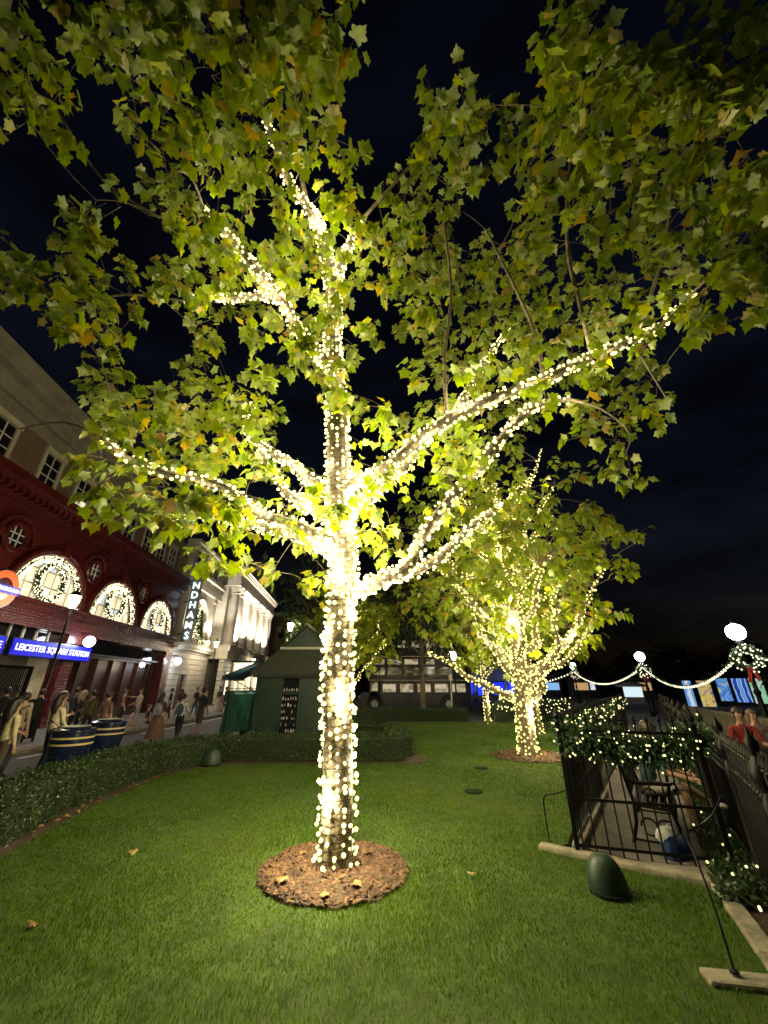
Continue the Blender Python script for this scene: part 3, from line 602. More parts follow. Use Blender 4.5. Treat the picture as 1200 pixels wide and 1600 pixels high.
class Sprig:
    def __init__(s): s.P = []; s.D = []; s.N = []; s.S = []; s.T = []; s.tw = MB()
    def shoot(s, p0, d, L_, n, size, r0=.006, tint0=.35, tn=4):
        p0 = np.array(p0); d = np.array(d) / np.linalg.norm(d); pts = []
        for i in range(5):
            t = i / 4; pts.append(p0 + d * L_ * t + np.array([0, 0, -.18 * L_ * t * t]))
        s.tw.tube(pts, [r0 * (1 - .6 * i / 4) for i in range(5)], tn, caps=False)
        for k in range(n):
            t = (k + random.random()) / n * .85 + .15; q = interp(pts, t)
            dd = np.array([random.gauss(0, 1), random.gauss(0, 1), random.gauss(-.25, .6)]); dd /= np.linalg.norm(dd)
            dd = dd + d * .55; dd /= np.linalg.norm(dd)
            sz = size * random.uniform(.62, 1.25)
            pe = q + dd * sz * random.uniform(.25, .5)
            s.tw.tube([q, (q + pe) / 2 + np.array([0, 0, .01]), pe], [.0022, .0018, .0015], 3, caps=False)
            s.P.append(pe); s.D.append(dd + np.array([0, 0, -.75])); s.S.append(sz)
            s.N.append(np.array([random.gauss(0, .4), random.gauss(0, .4), .8]) + dd * .6)
            x = random.random()
            s.T.append(min(1, max(0, random.gauss(tint0, .16) if x < .93 else random.uniform(.7, .88) if x < .985 else random.uniform(.88, 1))))
def nearest_on(limbs, c, up=.0):
    best = None
    for path in limbs:
        for q in path:
            v = c - q[:3]; d = np.linalg.norm(v) + max(0, -v[2]) * .8
            d += abs(random.gauss(0, up)) if up else 0
            if best is None or d < best[0]: best = (d, q[:3])
    return best[1]

def lights_on(root_name, limbs, spacing, pitch, r, label, mt, wire=True, parts=0, group=None, off=.014, shape=OCT, name='string_lights', glow=(.34, 78), limb_gain=.5, first=.75):
    base_ = limbs[0][0]
    root = empty(name, (base_[0], base_[1], 0), 0, label, 'string lights', group)
    P = []; wm = MB()
    for i, path in enumerate(limbs):
        sc_ = 1 if i == 0 else 1.0
        pos, wr = wind(path, spacing * sc_, pitch if i == 0 else pitch * 1.15, off, i + 3)
        P += pos
        if wire: wm.tube(wr, .0048, 3, caps=False)
    P = np.array(P); S = RNG.uniform(.62, 1.28, len(P)) * r
    if wire: wp(wm.build('wire', M['wire'], root, fix=False))
    if parts:
        dist = np.linalg.norm(P - np.array([0, 0, 1.85]), axis=1); order = np.argsort(dist); near, far = order[:parts], order[parts:]
        me = bpy.data.meshes.new('bulb'); me.from_pydata([tuple(v) for v in ICO2[0]], [], [tuple(f) for f in ICO2[1]]); me.materials.append(mt); smoothen(me, 180)
        for i in near:
            o = link('bulb', me, root); o.location = P[i]; o.scale = (S[i],) * 3; wp(o)
        wp(bulbs_obj(P[far], S[far], mt, root, 'bulb', ICO1))
    else: wp(bulbs_obj(P, S, mt, root, 'bulb', shape))
    # light given off by the strings: one soft lamp per handful of bulbs
    ld = bpy.data.lights.new('string_glow', 'POINT'); ld.energy = glow[1]; ld.color = (1, .84, .47); ld.shadow_soft_size = .07; ang = 0
    tiers = []
    for g_ in (1.1, .7, .38, .18): l2 = ld.copy(); l2.energy = glow[1] * limb_gain * g_; tiers.append(l2)
    for i, path in enumerate(limbs):
        q = smooth_path(path, 6); L_ = np.linalg.norm(np.diff(q[:, :3], axis=0), axis=1).sum(); n = max(2, int(L_ / glow[0]))
        for k in range(n):
            f = (k + first) / n if i else .09 + .9 * k / n; c_ = interp(q, min(f, .985)); ang += 2.4
            if c_[2] < .45: continue
            t = Vector(interp(q, min(f + .02, 1))[:3] - interp(q, max(f - .02, 0))[:3]).normalized(); up = t.orthogonal().normalized(); sd = t.cross(up)
            o = link('string_glow', ld if (i == 0 and c_[2] < 5) else tiers[min(3, int(f * 4)) if i else 2], root); o.location = Vector(c_[:3]) + (up * math.cos(ang) + sd * math.sin(ang)) * (c_[3] + .16); wp(o)
    print(label[:30], 'bulbs', len(P))
    return root

def clear_of(P, limbs, gap):
    # the wound boughs are kept clear of leaves
    Q = np.concatenate([smooth_path(q, 5)[:, :4] for q in limbs]); ok = np.ones(len(P), bool)
    for q in Q: ok &= np.linalg.norm(P - q[:3], axis=1) > gap + q[3]
    return ok
def main_tree():
    root = empty('plane_tree', (-.54, 5.43, 0), 0, 'tall plane tree with broad lobed leaves rising from the near round mulch bed', 'tree', 'light-wrapped trees on the lawn')
    paths = [np.array(p) for _, _, p in LIMBS]
    for nm, lit, p in LIMBS:
        q = smooth_path(p, 4); mb = MB()
        if nm == 'trunk':
            q[:, :2] += np.stack([.02 * np.sin(q[:, 2] * 2.3), .02 * np.sin(q[:, 2] * 1.7 + 1)], 1)
        mb.tube(q[:, :3], list(q[:, 3]), 14 if nm == 'trunk' else 9)
        wp(mb.build('trunk' if nm == 'trunk' else 'branch', M['bark'], root, True))
    fine = [smooth_path(p, 4) for p in paths[1:]] + [smooth_path(paths[0], 4)[16:]]
    sp = Sprig()
    nodes = np.concatenate([f_[:, :3] for f_ in fine])
    todo = sorted((np.array(c_) for c_ in SPRIGS), key=lambda c_: np.linalg.norm(nodes - c_, axis=1).min())
    grown = nodes
    for c_ in todo:        # each sprig forks from the nearest wood already grown
        v_ = c_ - grown; dist = np.linalg.norm(v_, axis=1) + np.maximum(0, -v_[:, 2]) * .8 + np.abs(RNG.normal(0, .12, len(grown)))
        q = grown[dist.argmin()]; v = c_ - q; d = np.linalg.norm(v)
        if d < .08: v = rnd_dir(1)[0] * .2; d = .2
        bend = np.array([random.gauss(0, .08), random.gauss(0, .08), .06]) * d
        path = [q, q + v * .33 + bend, q + v * .7 + bend, c_]
        r0 = min(.009, .003 + .003 * d)
        sp.tw.tube(smooth_path(np.array(path), 3), [r0 * (1 - .55 * i / 9) for i in range(10)], 5, caps=False)
        dirv = v / d; grown = np.concatenate([grown, smooth_path(np.array(path), 3)[3:]])
        for k in range(random.choice((3, 4, 4))):
            dd = dirv * .7 + rnd_dir(1)[0] * .8 + np.array([0, 0, .25])
            sp.shoot(c_ - v * random.uniform(0, min(.35, .5 / d)), dd, random.uniform(.25, .55), random.choice((5, 6, 7)), .165 if c_[2] < 8.8 else .19, .004, .4)
    wp(sp.tw.build('twig', M['bark2'], root, fix=False))['kind'] = 'stuff'
    P, D, N, S, T = (np.array(x) for x in (sp.P, sp.D, sp.N, sp.S, sp.T))
    keep = clear_of(P + D / np.linalg.norm(D, axis=1, keepdims=True) * S[:, None] * .5, [q_ for q_, (n_, l_, _) in zip(paths, LIMBS) if l_], .2); P, D, N, S, T = P[keep], D[keep], N[keep], S[keep], T[keep]
    big = S / np.linalg.norm(P - np.array([0, 0, 1.85]), axis=1)
    order = np.argsort(-big); near, far = order[:300], order[300:]
    wp(leaves_obj('foliage', P[far], D[far], N[far], S[far], T[far], M['leaf'], root))
    variants = []
    for k in range(15):
        v = leaf_shape(LEAF, random.uniform(-.05, .4), random.uniform(0, .55), random.uniform(-.4, .4))
        o = mesh_np('leaf', v, LEAF[1], M['leaf'], tint=np.full(len(v), [.2, .3, .38, .42, .46, .5, .55, .33, .25, .4, .6, .45, .78, .85, .95][k]), uv=LEAF[0]); variants.append(o.data); bpy.data.objects.remove(o)
    a, b, c_ = frames(D, N)
    for i in near:
        o = link('leaf', variants[min(range(12), key=lambda k: abs([.2, .3, .38, .42, .46, .5, .55, .33, .25, .4, .6, .45][k] - T[i])) if T[i] < .65 else random.randint(12, 14)], root)
        m4 = Matrix(((a[i][0], b[i][0], c_[i][0], 0), (a[i][1], b[i][1], c_[i][1], 0), (a[i][2], b[i][2], c_[i][2], 0), (0, 0, 0, 1)))
        o.matrix_basis = Matrix.Translation(P[i]) @ m4 @ Matrix.Diagonal((S[i], S[i], S[i], 1)); wp(o)
    print('leaves', len(P))
    lit = [smooth_path(p, 2) for (n_, l, p) in LIMBS if l]
    lit[0][:, :2] += np.stack([.02 * np.sin(lit[0][:, 2] * 2.3), .02 * np.sin(lit[0][:, 2] * 1.7 + 1)], 1)
    lights_on('lights', lit, .088, .075, .0235, 'warm white string lights wound up the big trunk over the round mulch bed', M['bulb'], parts=300, group='string lights on the lawn trees')
main_tree()

def gen_tree(label, x, y, h, clear, rad, trunk_r, nlimb, nsprig, per, leaf, mt='leaf2', lit=None, seed=1, T=LEAFS, tint0=.4, bulb_r=.022, spacing=.13, pitch=.13, group=None, name='plane_tree', lean=(0, 0), flat=1.0, wire=False, glow=(1.3, 60)):
    global RNG
    st = random.getstate(); random.seed(seed); old = RNG; RNG = np.random.default_rng(seed)
    root = empty(name, (x, y, 0), 0, label, 'tree', group)
    top = h * .93
    tr = [(x + lean[0] * t * t * h * .1 + .05 * math.sin(5 * t + seed), y + .05 * math.cos(4 * t + seed), top * t - .05, trunk_r * (1.25 if t == 0 else 1 - .75 * t)) for t in (0, .06, .15, .3, .45, .6, .75, .88, 1)]
    limbs = [np.array(tr)]
    for i in range(nlimb):
        t = clear / h + (.9 - clear / h) * (i / nlimb) ** 1.15; q = interp(tr, t); az = i * 2.4 + random.uniform(-.4, .4)
        el = R(random.uniform(18, 42) + 25 * t); L_ = rad * random.uniform(.7, 1.08) * (1.12 - .55 * max(0, t - .35)) * math.cos(el * .4); pts = []
        for k in range(6):
            s = k / 5; bend = .25 * math.sin(i * 1.9) * s * s
            w1, w2 = random.gauss(0, .03) * L_ * (s > 0), random.gauss(0, .03) * L_ * (s > 0); pts.append((q[0] + math.cos(az + bend) * L_ * s * math.cos(el) + w1, q[1] + math.sin(az + bend) * L_ * s * math.cos(el) - w1, min(h * .97, q[2] + L_ * math.sin(el) * (s * .75 + .25 * s * s) * flat + w2), max(.008, q[3] * .55 * (1 - .85 * s))))
        limbs.append(np.array(pts))
    for i, p in enumerate(limbs):
        wp(MB().tube(smooth_path(p, 3)[:, :3], list(smooth_path(p, 3)[:, 3]), 10 if i == 0 else 6).build('trunk' if i == 0 else 'branch', M['bark'], root, True))
    fine = [smooth_path(p, 2) for p in limbs[1:]] + [smooth_path(limbs[0], 2)[8:]]
    sp = Sprig(); cz = (clear * .9 + h) / 2; rz = (h - clear * .9) / 2
    k = 0
    while k < nsprig:
        v = rnd_dir(1)[0] * random.random() ** .4
        wig = 1 + .18 * math.sin(3 * math.atan2(v[1], v[0]) + seed) + .12 * math.sin(7 * v[2] + 2 * math.atan2(v[1], v[0]))
        c_ = np.array([x + lean[0] * h * .05 + v[0] * rad * wig, y + v[1] * rad * wig, cz + v[2] * rz * (1 if v[2] > 0 else .92)])
        q = nearest_on(fine, c_, .2); d = np.linalg.norm(c_ - q)
        if d > rad * .55: continue
        k += 1
        vv = c_ - q
        sp.tw.tube([q, q + vv * .5 + np.array([0, 0, .08]), c_], [.014, .009, .004], 3, caps=False)
        for j in range(2):
            sp.shoot(c_, vv / max(d, .1) * .6 + rnd_dir(1)[0], random.uniform(.3, .6), per // 2, leaf, .005, tint0, 3)
    wp(sp.tw.build('twig', M['bark2'], root, fix=False))['kind'] = 'stuff'
    P, D, N, S, Tt = (np.array(q) for q in (sp.P, sp.D, sp.N, sp.S, sp.T))
    if lit:
        keep = clear_of(P, limbs, .24); P, D, N, S, Tt = P[keep], D[keep], N[keep], S[keep], Tt[keep]
    wp(leaves_obj('foliage', P, D, N, S, Tt, M[mt], root, T))
    if lit: lights_on('lights', [p for p in limbs], spacing, pitch, bulb_r, lit, M['bulb2'], wire=wire, group='string lights on the lawn trees', off=.012, glow=glow, limb_gain=.62, first=1.3)
    RNG = old; random.setstate(st)
    return root
LT = 'light-wrapped trees on the lawn'
gen_tree('leafy tree wrapped in lights beside the railing, second mulch bed at its foot', 4.15, 12.71, 9.6, 2.4, 3.75, .25, 30, 430, 14, .23, lit='dense warm string lights on the tree with the second mulch bed, by the railing', seed=5, bulb_r=.031, spacing=.115, pitch=.1, glow=(1.2, 140), group=LT)
gen_tree('light-wrapped tree standing just behind the one with the second mulch bed', 6.3, 18.08, 8.2, 2.6, 2.9, .17, 14, 260, 12, .27, lit='string lights on the tree just behind the second mulch bed', seed=8, bulb_r=.03, spacing=.18, group=LT)
gen_tree('slim light-wrapped tree at the far hedge beside the dark bus', 5.44, 22.94, 7.0, 2.9, 2.4, .14, 12, 220, 12, .28, lit='string lights on the slim tree at the far hedge beside the bus', seed=13, bulb_r=.034, spacing=.2, group=LT)
gen_tree('small light-wrapped tree hidden partly behind the big trunk, near the front of the bus', -1.75, 21.5, 6.8, 2.6, 2.6, .15, 12, 260, 12, .26, lit='string lights on the small tree near the front of the bus', seed=21, bulb_r=.034, spacing=.22, group=LT)
DT = 'unlit trees behind the kiosk and bus'
gen_tree('large dark unlit tree hanging over the roof of the bus', 2.6, 28.5, 10.5, 3.2, 3.6, .2, 14, 330, 12, .27, 'leafdark', seed=31, T=QUADL, group=DT, name='shade_tree')
gen_tree('dark unlit tree rising behind the chimney of the green kiosk', -5.2, 29.5, 12.2, 3.0, 3.0, .2, 14, 300, 12, .27, 'leafdark', seed=37, T=QUADL, group=DT, name='shade_tree')

# ------------------------------------------------------------------ hedges
def hedge(path, w, h, n, label, leaf=.035, mt='hedge', group='clipped hedges round the lawn'):
    root = empty('hedge', (path[0][0], path[0][1], 0), 0, label, 'hedge', group); core = MB(); Ps = []; Ns = []
    segs = list(zip(path[:-1], path[1:])); tot = sum(math.dist(a, b) for a, b in segs)
    for a, b in segs:
        a, b = np.array(a, float), np.array(b, float); d = b - a; L_ = np.linalg.norm(d); d /= L_; nn = np.array([-d[1], d[0]])
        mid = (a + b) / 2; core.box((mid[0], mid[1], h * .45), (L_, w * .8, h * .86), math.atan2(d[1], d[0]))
        k = int(n * L_ / tot); u = RNG.uniform(-.12, L_ + .12, k); face = RNG.random(k); per = w + 2 * h
        f = face * per; ox = np.where(f < h, -w / 2, np.where(f < h + w, f - h - w / 2, w / 2)); oz = np.where(f < h, f, np.where(f < h + w, h, f - h - w))
        bulge = RNG.normal(0, .03, k) + np.abs(RNG.normal(0, .05, k)) * (RNG.random(k) < .12) + .04 * np.sin(u * 4.1) * np.sin(oz * 7 + u) + .03 * np.sin(u * 9.7 + ox * 6)
        nx = np.where(f < h, -1., np.where(f < h + w, 0, 1.)); nz_ = np.where((f >= h) & (f < h + w), 1., .0)
        oz = np.clip(oz, .05, None)
        P = np.stack([a[0] + d[0] * u + nn[0] * (ox + nx * bulge), a[1] + d[1] * u + nn[1] * (ox + nx * bulge), oz + nz_ * bulge], 1)
        Nv = np.stack([nn[0] * nx, nn[1] * nx, nz_], 1); Ps.append(P); Ns.append(Nv)
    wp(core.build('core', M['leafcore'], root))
    P = np.concatenate(Ps); N = np.concatenate(Ns); k = len(P)
    D = N * .7 + rnd_dir(k) + np.array([0, 0, .4])
    wp(leaves_obj('foliage', P, D, N + RNG.normal(0, .6, (k, 3)), RNG.uniform(.6, 1.3, k) * leaf, np.clip(RNG.normal(.45, .25, k), 0, 1), M[mt], root, QUADL))
    return root
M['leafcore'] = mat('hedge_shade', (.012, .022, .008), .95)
hedge([(-5.15, 4.3), (-5.1, 5.9), (-5.42, 7.8), (-5.45, 10.3), (-4.65, 11.95)], .72, .56, 26000, 'long low dark hedge curving along the street side of the lawn', .036)
hedge([(-4.5, 12.1), (-1.7, 12.12), (.55, 12.2)], .62, .57, 13000, 'low clipped hedge in front of the green kiosk', .036)
hedge([(.55, 12.6), (.25, 15.6), (-1.2, 16.4)], .6, .55, 8000, 'low hedge turning back beside the white stone slab', .038)
hedge([(-1.9, 24.1), (4.6, 24.1)], .7, .62, 9000, 'straight far hedge below the dark bus', .05)
hedge([(6.1, 24.3), (10.4, 23.9)], .7, .7, 6000, 'far hedge with fairy lights beyond the slim lit tree', .05)
o = MB().prism([(-1.35, 13.4), (-.15, 13.3), (-.1, 14.5), (-1.3, 14.7)], 0, .16, axis='z').build('stone_slab', M['stone']); tag(o, 'flat pale stone slab on the bed beside the kiosk hedge', 'slab'); o.modifiers.new('b', 'BEVEL').width = .03
# dry leaves lying on the grass and mulch
def fallen(x, y, z, s, label, t=.5):
    v = leaf_shape(LEAF, random.uniform(.1, .4), random.uniform(.3, .8), .3); v = v * s; v[:, 2] += .02
    o = mesh_np('fallen_leaf', v, LEAF[1], M['dry'], tint=np.full(len(v), t), uv=LEAF[0]); o.location = (x, y, z); o.rotation_euler = (random.uniform(-.3, .3), random.uniform(-.3, .3), random.uniform(0, 6)); sol = o.modifiers.new('s', 'SOLIDIFY'); sol.thickness = .002
    return tag(o, label, 'leaf', 'fallen dry leaves')
for x, y, z, s, lb, t in ((-1.02, 5.06, .06, .14, 'curled orange dry leaf on the mulch, street side of the big trunk', .6), (-.92, 5.72, .05, .12, 'dry orange leaf at the back edge of the mulch ring', .6), (-.52, 4.75, .04, .12, 'pale dry leaf at the front edge of the mulch ring', .95), (-.3, 4.95, .05, .12, 'small pale leaf on the mulch in front of the trunk', .9), (-.15, 5.7, .05, .11, 'brown dry leaf on the mulch behind the trunk', .25), (-3.0, 5.85, .03, .1, 'single tan leaf on the open lawn between hedge and mulch', .8), (-2.95, 4.3, .03, .1, 'dark brown leaf on the lawn close to the hedge end', .05), (.9, 5.2, .03, .08, 'tiny pale leaf on the grass between mulch ring and kerb', .95)):
    fallen(x, y, z, s, lb, t)
for i in range(26):
    t = i / 25; fallen(-4.62 - .3 * math.sin(t * 2.8) + random.uniform(-.1, .12), 5.2 + 6.2 * t, .03, random.uniform(.05, .1), 'small brown leaf fallen along the foot of the long hedge', random.random())

# ------------------------------------------------------------------ street frontage (local x runs along the street, -y faces the street)
FAZ = R(94.8); FO = Vector((-14.06, 0, 0)); FD = Vector((math.cos(FAZ), math.sin(FAZ), 0)); FN = Vector((math.sin(FAZ), -math.cos(FAZ), 0))
def fac(u, out=0, z=0): return FO + FD * u + FN * out + Vector((0, 0, z))
def lamp_light(name, loc, power, col=(1, .9, .72), r=.12, parent=None, spot=None, rot=None):
    l = bpy.data.lights.new(name, 'SPOT' if spot else 'POINT'); l.energy = power; l.color = col; l.shadow_soft_size = r
    if spot: l.spot_size = R(spot); l.spot_blend = .6
    o = link(name, l, parent); o.location = loc
    if rot: o.rotation_euler = rot
    return o
def half_arc(uc, z0, rx, rz, y, n=24, a0=0, a1=math.pi):
    return [(uc + rx * math.cos(a0 + (a1 - a0) * i / n), y, z0 + rz * math.sin(a0 + (a1 - a0) * i / n)) for i in range(n + 1)]
def arch_wall(mb, uc, hl, hr, rx, rz, z0, z1, y, depth=.45, n=24):
    inner = half_arc(uc, z0, rx, rz, y, n); outer = []
    for (px, _, pz) in inner:
        dx, dz = px - uc, max(pz - z0, 0); ks = []
        if dx > 1e-6: ks.append(hr / dx)
        if dx < -1e-6: ks.append(-hl / dx)
        if dz > 1e-6: ks.append((z1 - z0) / dz)
        k = min(ks); outer.append((uc + dx * k, y, z0 + dz * k))
    for cx, cz in ((hr, z1), (-hl, z1)):       # snap the corners
        i = min(range(n + 1), key=lambda i: math.dist((outer[i][0], outer[i][2]), (uc + cx, cz))); outer[i] = (uc + cx, y, cz)
    back = [(a, y + depth, c) for a, _, c in inner]; o = n + 1
    mb.add(inner + outer + back, [(i, i + 1, o + i + 1, o + i) for i in range(n)] + [(i, i + 1, 2 * o + i + 1, 2 * o + i) for i in range(n)])
def arch_panes(win, uc, rx, rz, z0, y, cols, rows, mats, gap=.035):
    zt = lambda x: z0 + rz * math.sqrt(max(0, 1 - ((x - uc) / rx) ** 2))
    w = 2 * rx / cols; h = rz / rows
    for i in range(cols):
        x0, x1 = uc - rx + i * w + gap / 2, uc - rx + (i + 1) * w - gap / 2
        for j in range(rows):
            a, b = z0 + j * h + gap / 2, z0 + (j + 1) * h - gap / 2
            xs = [x1 + (x0 - x1) * k / 6 for k in range(7)]; top = [(x, min(b, zt(x) - gap / 2)) for x in xs if zt(x) - gap / 2 > a + .03]
            if len(top) < 2: continue
            poly = [(top[-1][0], a), (top[0][0], a)] + top
            MB().prism(poly, y, y + .02).build('pane', random.choice(mats), win)
def wreath(loc, rz, Rr, label, group, nb=230, br=.026, bm_='bulbw', thick=.17, squash=.35):
    root = empty('wreath', loc, rz, label, 'wreath', group); ring = [(Rr * math.cos(a), 0, Rr * math.sin(a)) for a in [i * math.pi / 14 for i in range(29)]]
    MB().tube(ring, thick * .6, 6, caps=False).build('frame', M['leafcore'], root)
    a = RNG.uniform(0, 2 * np.pi, 700); b = RNG.uniform(0, 2 * np.pi, 700); q = thick * RNG.uniform(.5, 1.1, 700)
    P = np.stack([(Rr + q * np.cos(b)) * np.cos(a), q * np.sin(b) * squash * 2, (Rr + q * np.cos(b)) * np.sin(a)], 1); N = np.stack([np.cos(b) * np.cos(a), np.sin(b), np.cos(b) * np.sin(a)], 1)
    leaves_obj('foliage', P, N + rnd_dir(700) * .8, rnd_dir(700), RNG.uniform(.06, .14, 700) * max(.6, Rr), RNG.random(700), M['needle'], root, QUADL)
    a = RNG.uniform(0, 2 * np.pi, nb); b = RNG.uniform(np.pi, 2 * np.pi, nb); q = thick * RNG.uniform(.9, 1.25, nb)
    bulbs_obj(np.stack([(Rr + q * np.cos(b)) * np.cos(a), q * np.sin(b) * squash * 2 - .03, (Rr + q * np.cos(b)) * np.sin(a)], 1), br, M[bm_], root)
    return root

def station():
    U0 = 6.0; root = empty('station_building', fac(U0), FAZ, 'dark red glazed station building with lit arched windows and brown brick upper floor', 'building')
    B = lambda name, mb, mt, par=None, sm=False: mb.build(name, mt, par or root, sm)
    U = lambda u: u - U0
    end = 31.9; bays = [12.3, 17.75, 23.2, 28.7]; edges = [9.55, 15.02, 20.47, 25.95, end]
    mb = MB()
    for i, uc in enumerate(bays): arch_wall(mb, U(uc), uc - edges[i], edges[i + 1] - uc, 2.32, 2.2, 5.25, 8.75, 0)
    mb.bx(0, U(9.55), 0, .4, 5.25, 8.75)
    B('arcade_wall', mb, M['redtile'])
    mb = MB(); mb.bx(0, U(end), .9, 1.2, 9.6, 14.0); B('brick_wall', mb, M['brick'])
    mb = MB().bx(0, U(end), 1.2, 9, 0, 14.6); B('rear_block', mb, M['stone2'])
    mb = MB(); mb.bx(0, U(end), -.22, .5, 4.12, 4.55); mb.bx(0, U(end), -.3, .5, 4.55, 4.7); mb.bx(0, U(end), -.14, .5, 4.7, 5.1); mb.bx(0, U(end), -.34, .5, 5.1, 5.25); B('string_course', mb, M['redtile'])
    mb = MB(); mb.bx(0, U(end), -.18, .9, 8.75, 9.0); mb.bx(0, U(end), -.55, .95, 9.22, 9.4); mb.bx(0, U(end), -.7, .95, 9.4, 9.75); B('cornice', mb, M['redtile'])
    d0 = MB().bx(-.09, .09, -.42, -.1, 9.0, 9.22).build('dentil', M['redtile'], root); d0.location.x = .2; k = 1
    while .2 + k * .36 < U(end):
        o = link('dentil', d0.data, root); o.location.x = .2 + k * .36; k += 1
    for i, uc in enumerate(bays):
        mb = MB(); a = half_arc(U(uc), 5.25, 2.48, 2.36, -.05); mb.tube(a, .17, 8); mb.tube(half_arc(U(uc), 5.25, 2.36, 2.23, -.12), .06, 6); mb.box((U(uc), -.16, 7.66), (.3, .3, .5)); B('arch_moulding', mb, M['redtile'], None, True)
        win = B('arched_window', MB().tube(half_arc(U(uc), 5.27, 2.28, 2.16, .3), .05, 5).bx(U(uc) - 2.28, U(uc) + 2.28, .25, .36, 5.22, 5.3), M['white'])
        arch_panes(win, U(uc), 2.24, 2.12, 5.3, .32, 8, 3, [M['pane_lit'], M['pane_lit'], M['pane_lit'], M['pane_cool']])
        mu = MB()
        for q in range(1, 8):
            x = U(uc) - 2.24 + q * .56; mu.bx(x - .022, x + .022, .28, .335, 5.3, 5.3 + 2.12 * math.sqrt(1 - ((x - U(uc)) / 2.24) ** 2))
        for q in (1, 2):
            z = 5.3 + 2.12 * q / 3; hw = 2.24 * math.sqrt(1 - (q / 3) ** 2); mu.bx(U(uc) - hw, U(uc) + hw, .275, .33, z - .03, z + .03)
        mu.build('glazing_bars', M['cream'], win).name = 'glazing_bar'
        B('back_board', MB().bx(U(uc) - 2.4, U(uc) + 2.4, .5, .52, 5.2, 7.6), M['cream'], win)
    for i, uc in enumerate([14.95, 20.35, 25.8]):
        rt = Matrix.Rotation(R(90), 4, 'X')
        mb = MB().lathe([(.42, 0), (.62, .02), (.66, .12), (.6, .2), (.46, .18), (.42, 0)], 20, (U(uc), 0.0, 7.42), mat4=rt); mb.tube(half_arc(U(uc), 7.5, .85, .8, -.1, 12), .1, 6); mb.bx(U(uc) - .95, U(uc) - .75, -.22, .05, 7.2, 7.55).bx(U(uc) + .75, U(uc) + .95, -.22, .05, 7.2, 7.55)
        w_ = B('round_window', mb, M['redtile'], None, True)
        MB().lathe([(.43, 0), (.43, .03)], 20, (U(uc), -.02, 7.42), mat4=rt).build('pane', M['glassdark'], w_)
        g = MB()
        for a in (-.15, .15): g.bx(U(uc) + a - .015, U(uc) + a + .015, -.09, -.05, 7.02, 7.82).bx(U(uc) - .4, U(uc) + .4, -.09, -.05, 7.42 + a - .015, 7.42 + a + .015)
        g.build('glazing_bar', M['white'], w_)
    # ground floor
    for u in (9.4, 20.3, 31.35):
        mb = MB(); mb.bx(U(u) - .5, U(u) + .5, -.16, .5, .35, 3.7).bx(U(u) - .58, U(u) + .58, -.24, .5, 0, .35).bx(U(u) - .56, U(u) + .56, -.26, .5, 3.7, 4.12).bx(U(u) - .38, U(u) + .38, -.2, .4, .55, 3.5); B('pilaster', mb, M['redtile'])
    # entrance
    mb = MB(); mb.bx(U(9.9), U(19.8), 2.2, 2.3, 0, 3.4).bx(U(9.9), U(19.8), .3, 2.3, 3.3, 3.4).bx(U(19.7), U(19.8), .3, 2.3, 0, 3.4); B('entrance_hall', mb, M['cream'])
    lf = B('ceiling_light', MB().lathe([(.5, -.05), (.5, 0)], 18, (U(16.6), 1.2, 3.3)), M['globe'])
    mb = MB()
    for k in range(18): mb.bx(U(16.9) + k * .12, U(16.9) + k * .12 + .035, .55, .58, .05, 2.5)
    for k in range(8):
        for zz in (.9, 1.7): mb.box((U(17.1) + k * .24, .56, zz), (.34, .02, .03), ry=.8).box((U(17.1) + k * .24, .56, zz), (.34, .02, .03), ry=-.8)
    mb.bx(U(16.8), U(19.2), .53, .6, 2.5, 2.62).bx(U(16.75), U(16.9), .5, .62, 0, 2.6).bx(U(19.1), U(19.25), .5, .62, 0, 2.6); B('lattice_gate', mb, M['iron'])
    B('gate_side', MB().bx(U(9.9), U(16.6), .5, .6, 0, 2.7), M['navy'])
    for k in range(13):
        x0 = U(9.9) + k * .76; MB().bx(x0 + .05, x0 + .71, .22, .25, 3.42, 4.1).build('clerestory_pane', M['glassdark'], root)
    mb = MB()
    for k in range(14): mb.bx(U(9.9) + k * .76 - .035, U(9.9) + k * .76 + .035, .16, .27, 3.42, 4.11)
    mb.bx(U(9.9), U(19.8), .15, .28, 3.36, 3.43); B('mullion', mb, M['white'])
    # shop front
    mb = MB(); mb.bx(U(20.8), U(30.85), .6, .8, 0, 3.35)
    for k in range(7): mb.bx(U(20.8) + k * 1.55, U(20.8) + k * 1.55 + .14, .45, .6, .1, 3.3)
    mb.bx(U(20.8), U(30.85), .42, .6, 0, .6).bx(U(20.8), U(30.85), .38, .6, 3.2, 3.36); B('shop_front', mb, M['reddark'])
    for k in range(9):
        x0 = U(20.85) + k * 1.11; MB().bx(x0 + .04, x0 + 1.07, .3, .34, 3.42, 4.1).build('clerestory_pane', M['glassdark'], root)
    B('fascia_rail', MB().bx(U(20.8), U(30.85), .1, .3, 3.33, 3.41), M['iron'])
    # upper windows
    for k, u in enumerate((7.5, 10.5, 13.5, 16.4, 18.9, 21.4, 23.9, 26.4, 28.6, 30.6)):
        x = U(u); mb = MB(); mb.bx(x - .72, x + .72, .78, .95, 9.78, 9.95).bx(x - .66, x - .5, .82, .95, 9.95, 12.1).bx(x + .5, x + .66, .82, .95, 9.95, 12.1).bx(x - .7, x + .7, .76, .95, 12.1, 12.4); w_ = B('sash_window', mb, M['stone'])
        for j in range(4):
            for i in range(2): MB().bx(x - .49 + i * .5, x - .02 + i * .5, .88, .9, 9.98 + j * .53, 10.47 + j * .53).build('pane', M['pane_lit'] if (u == 18.9 and j < 2) else M['glassdark'], w_)
        g = MB().bx(x - .025, x + .025, .855, .885, 9.95, 12.1)
        for j in range(1, 4): g.bx(x - .5, x + .5, .855, .885, 9.95 + j * .53 - .02, 9.97 + j * .53)
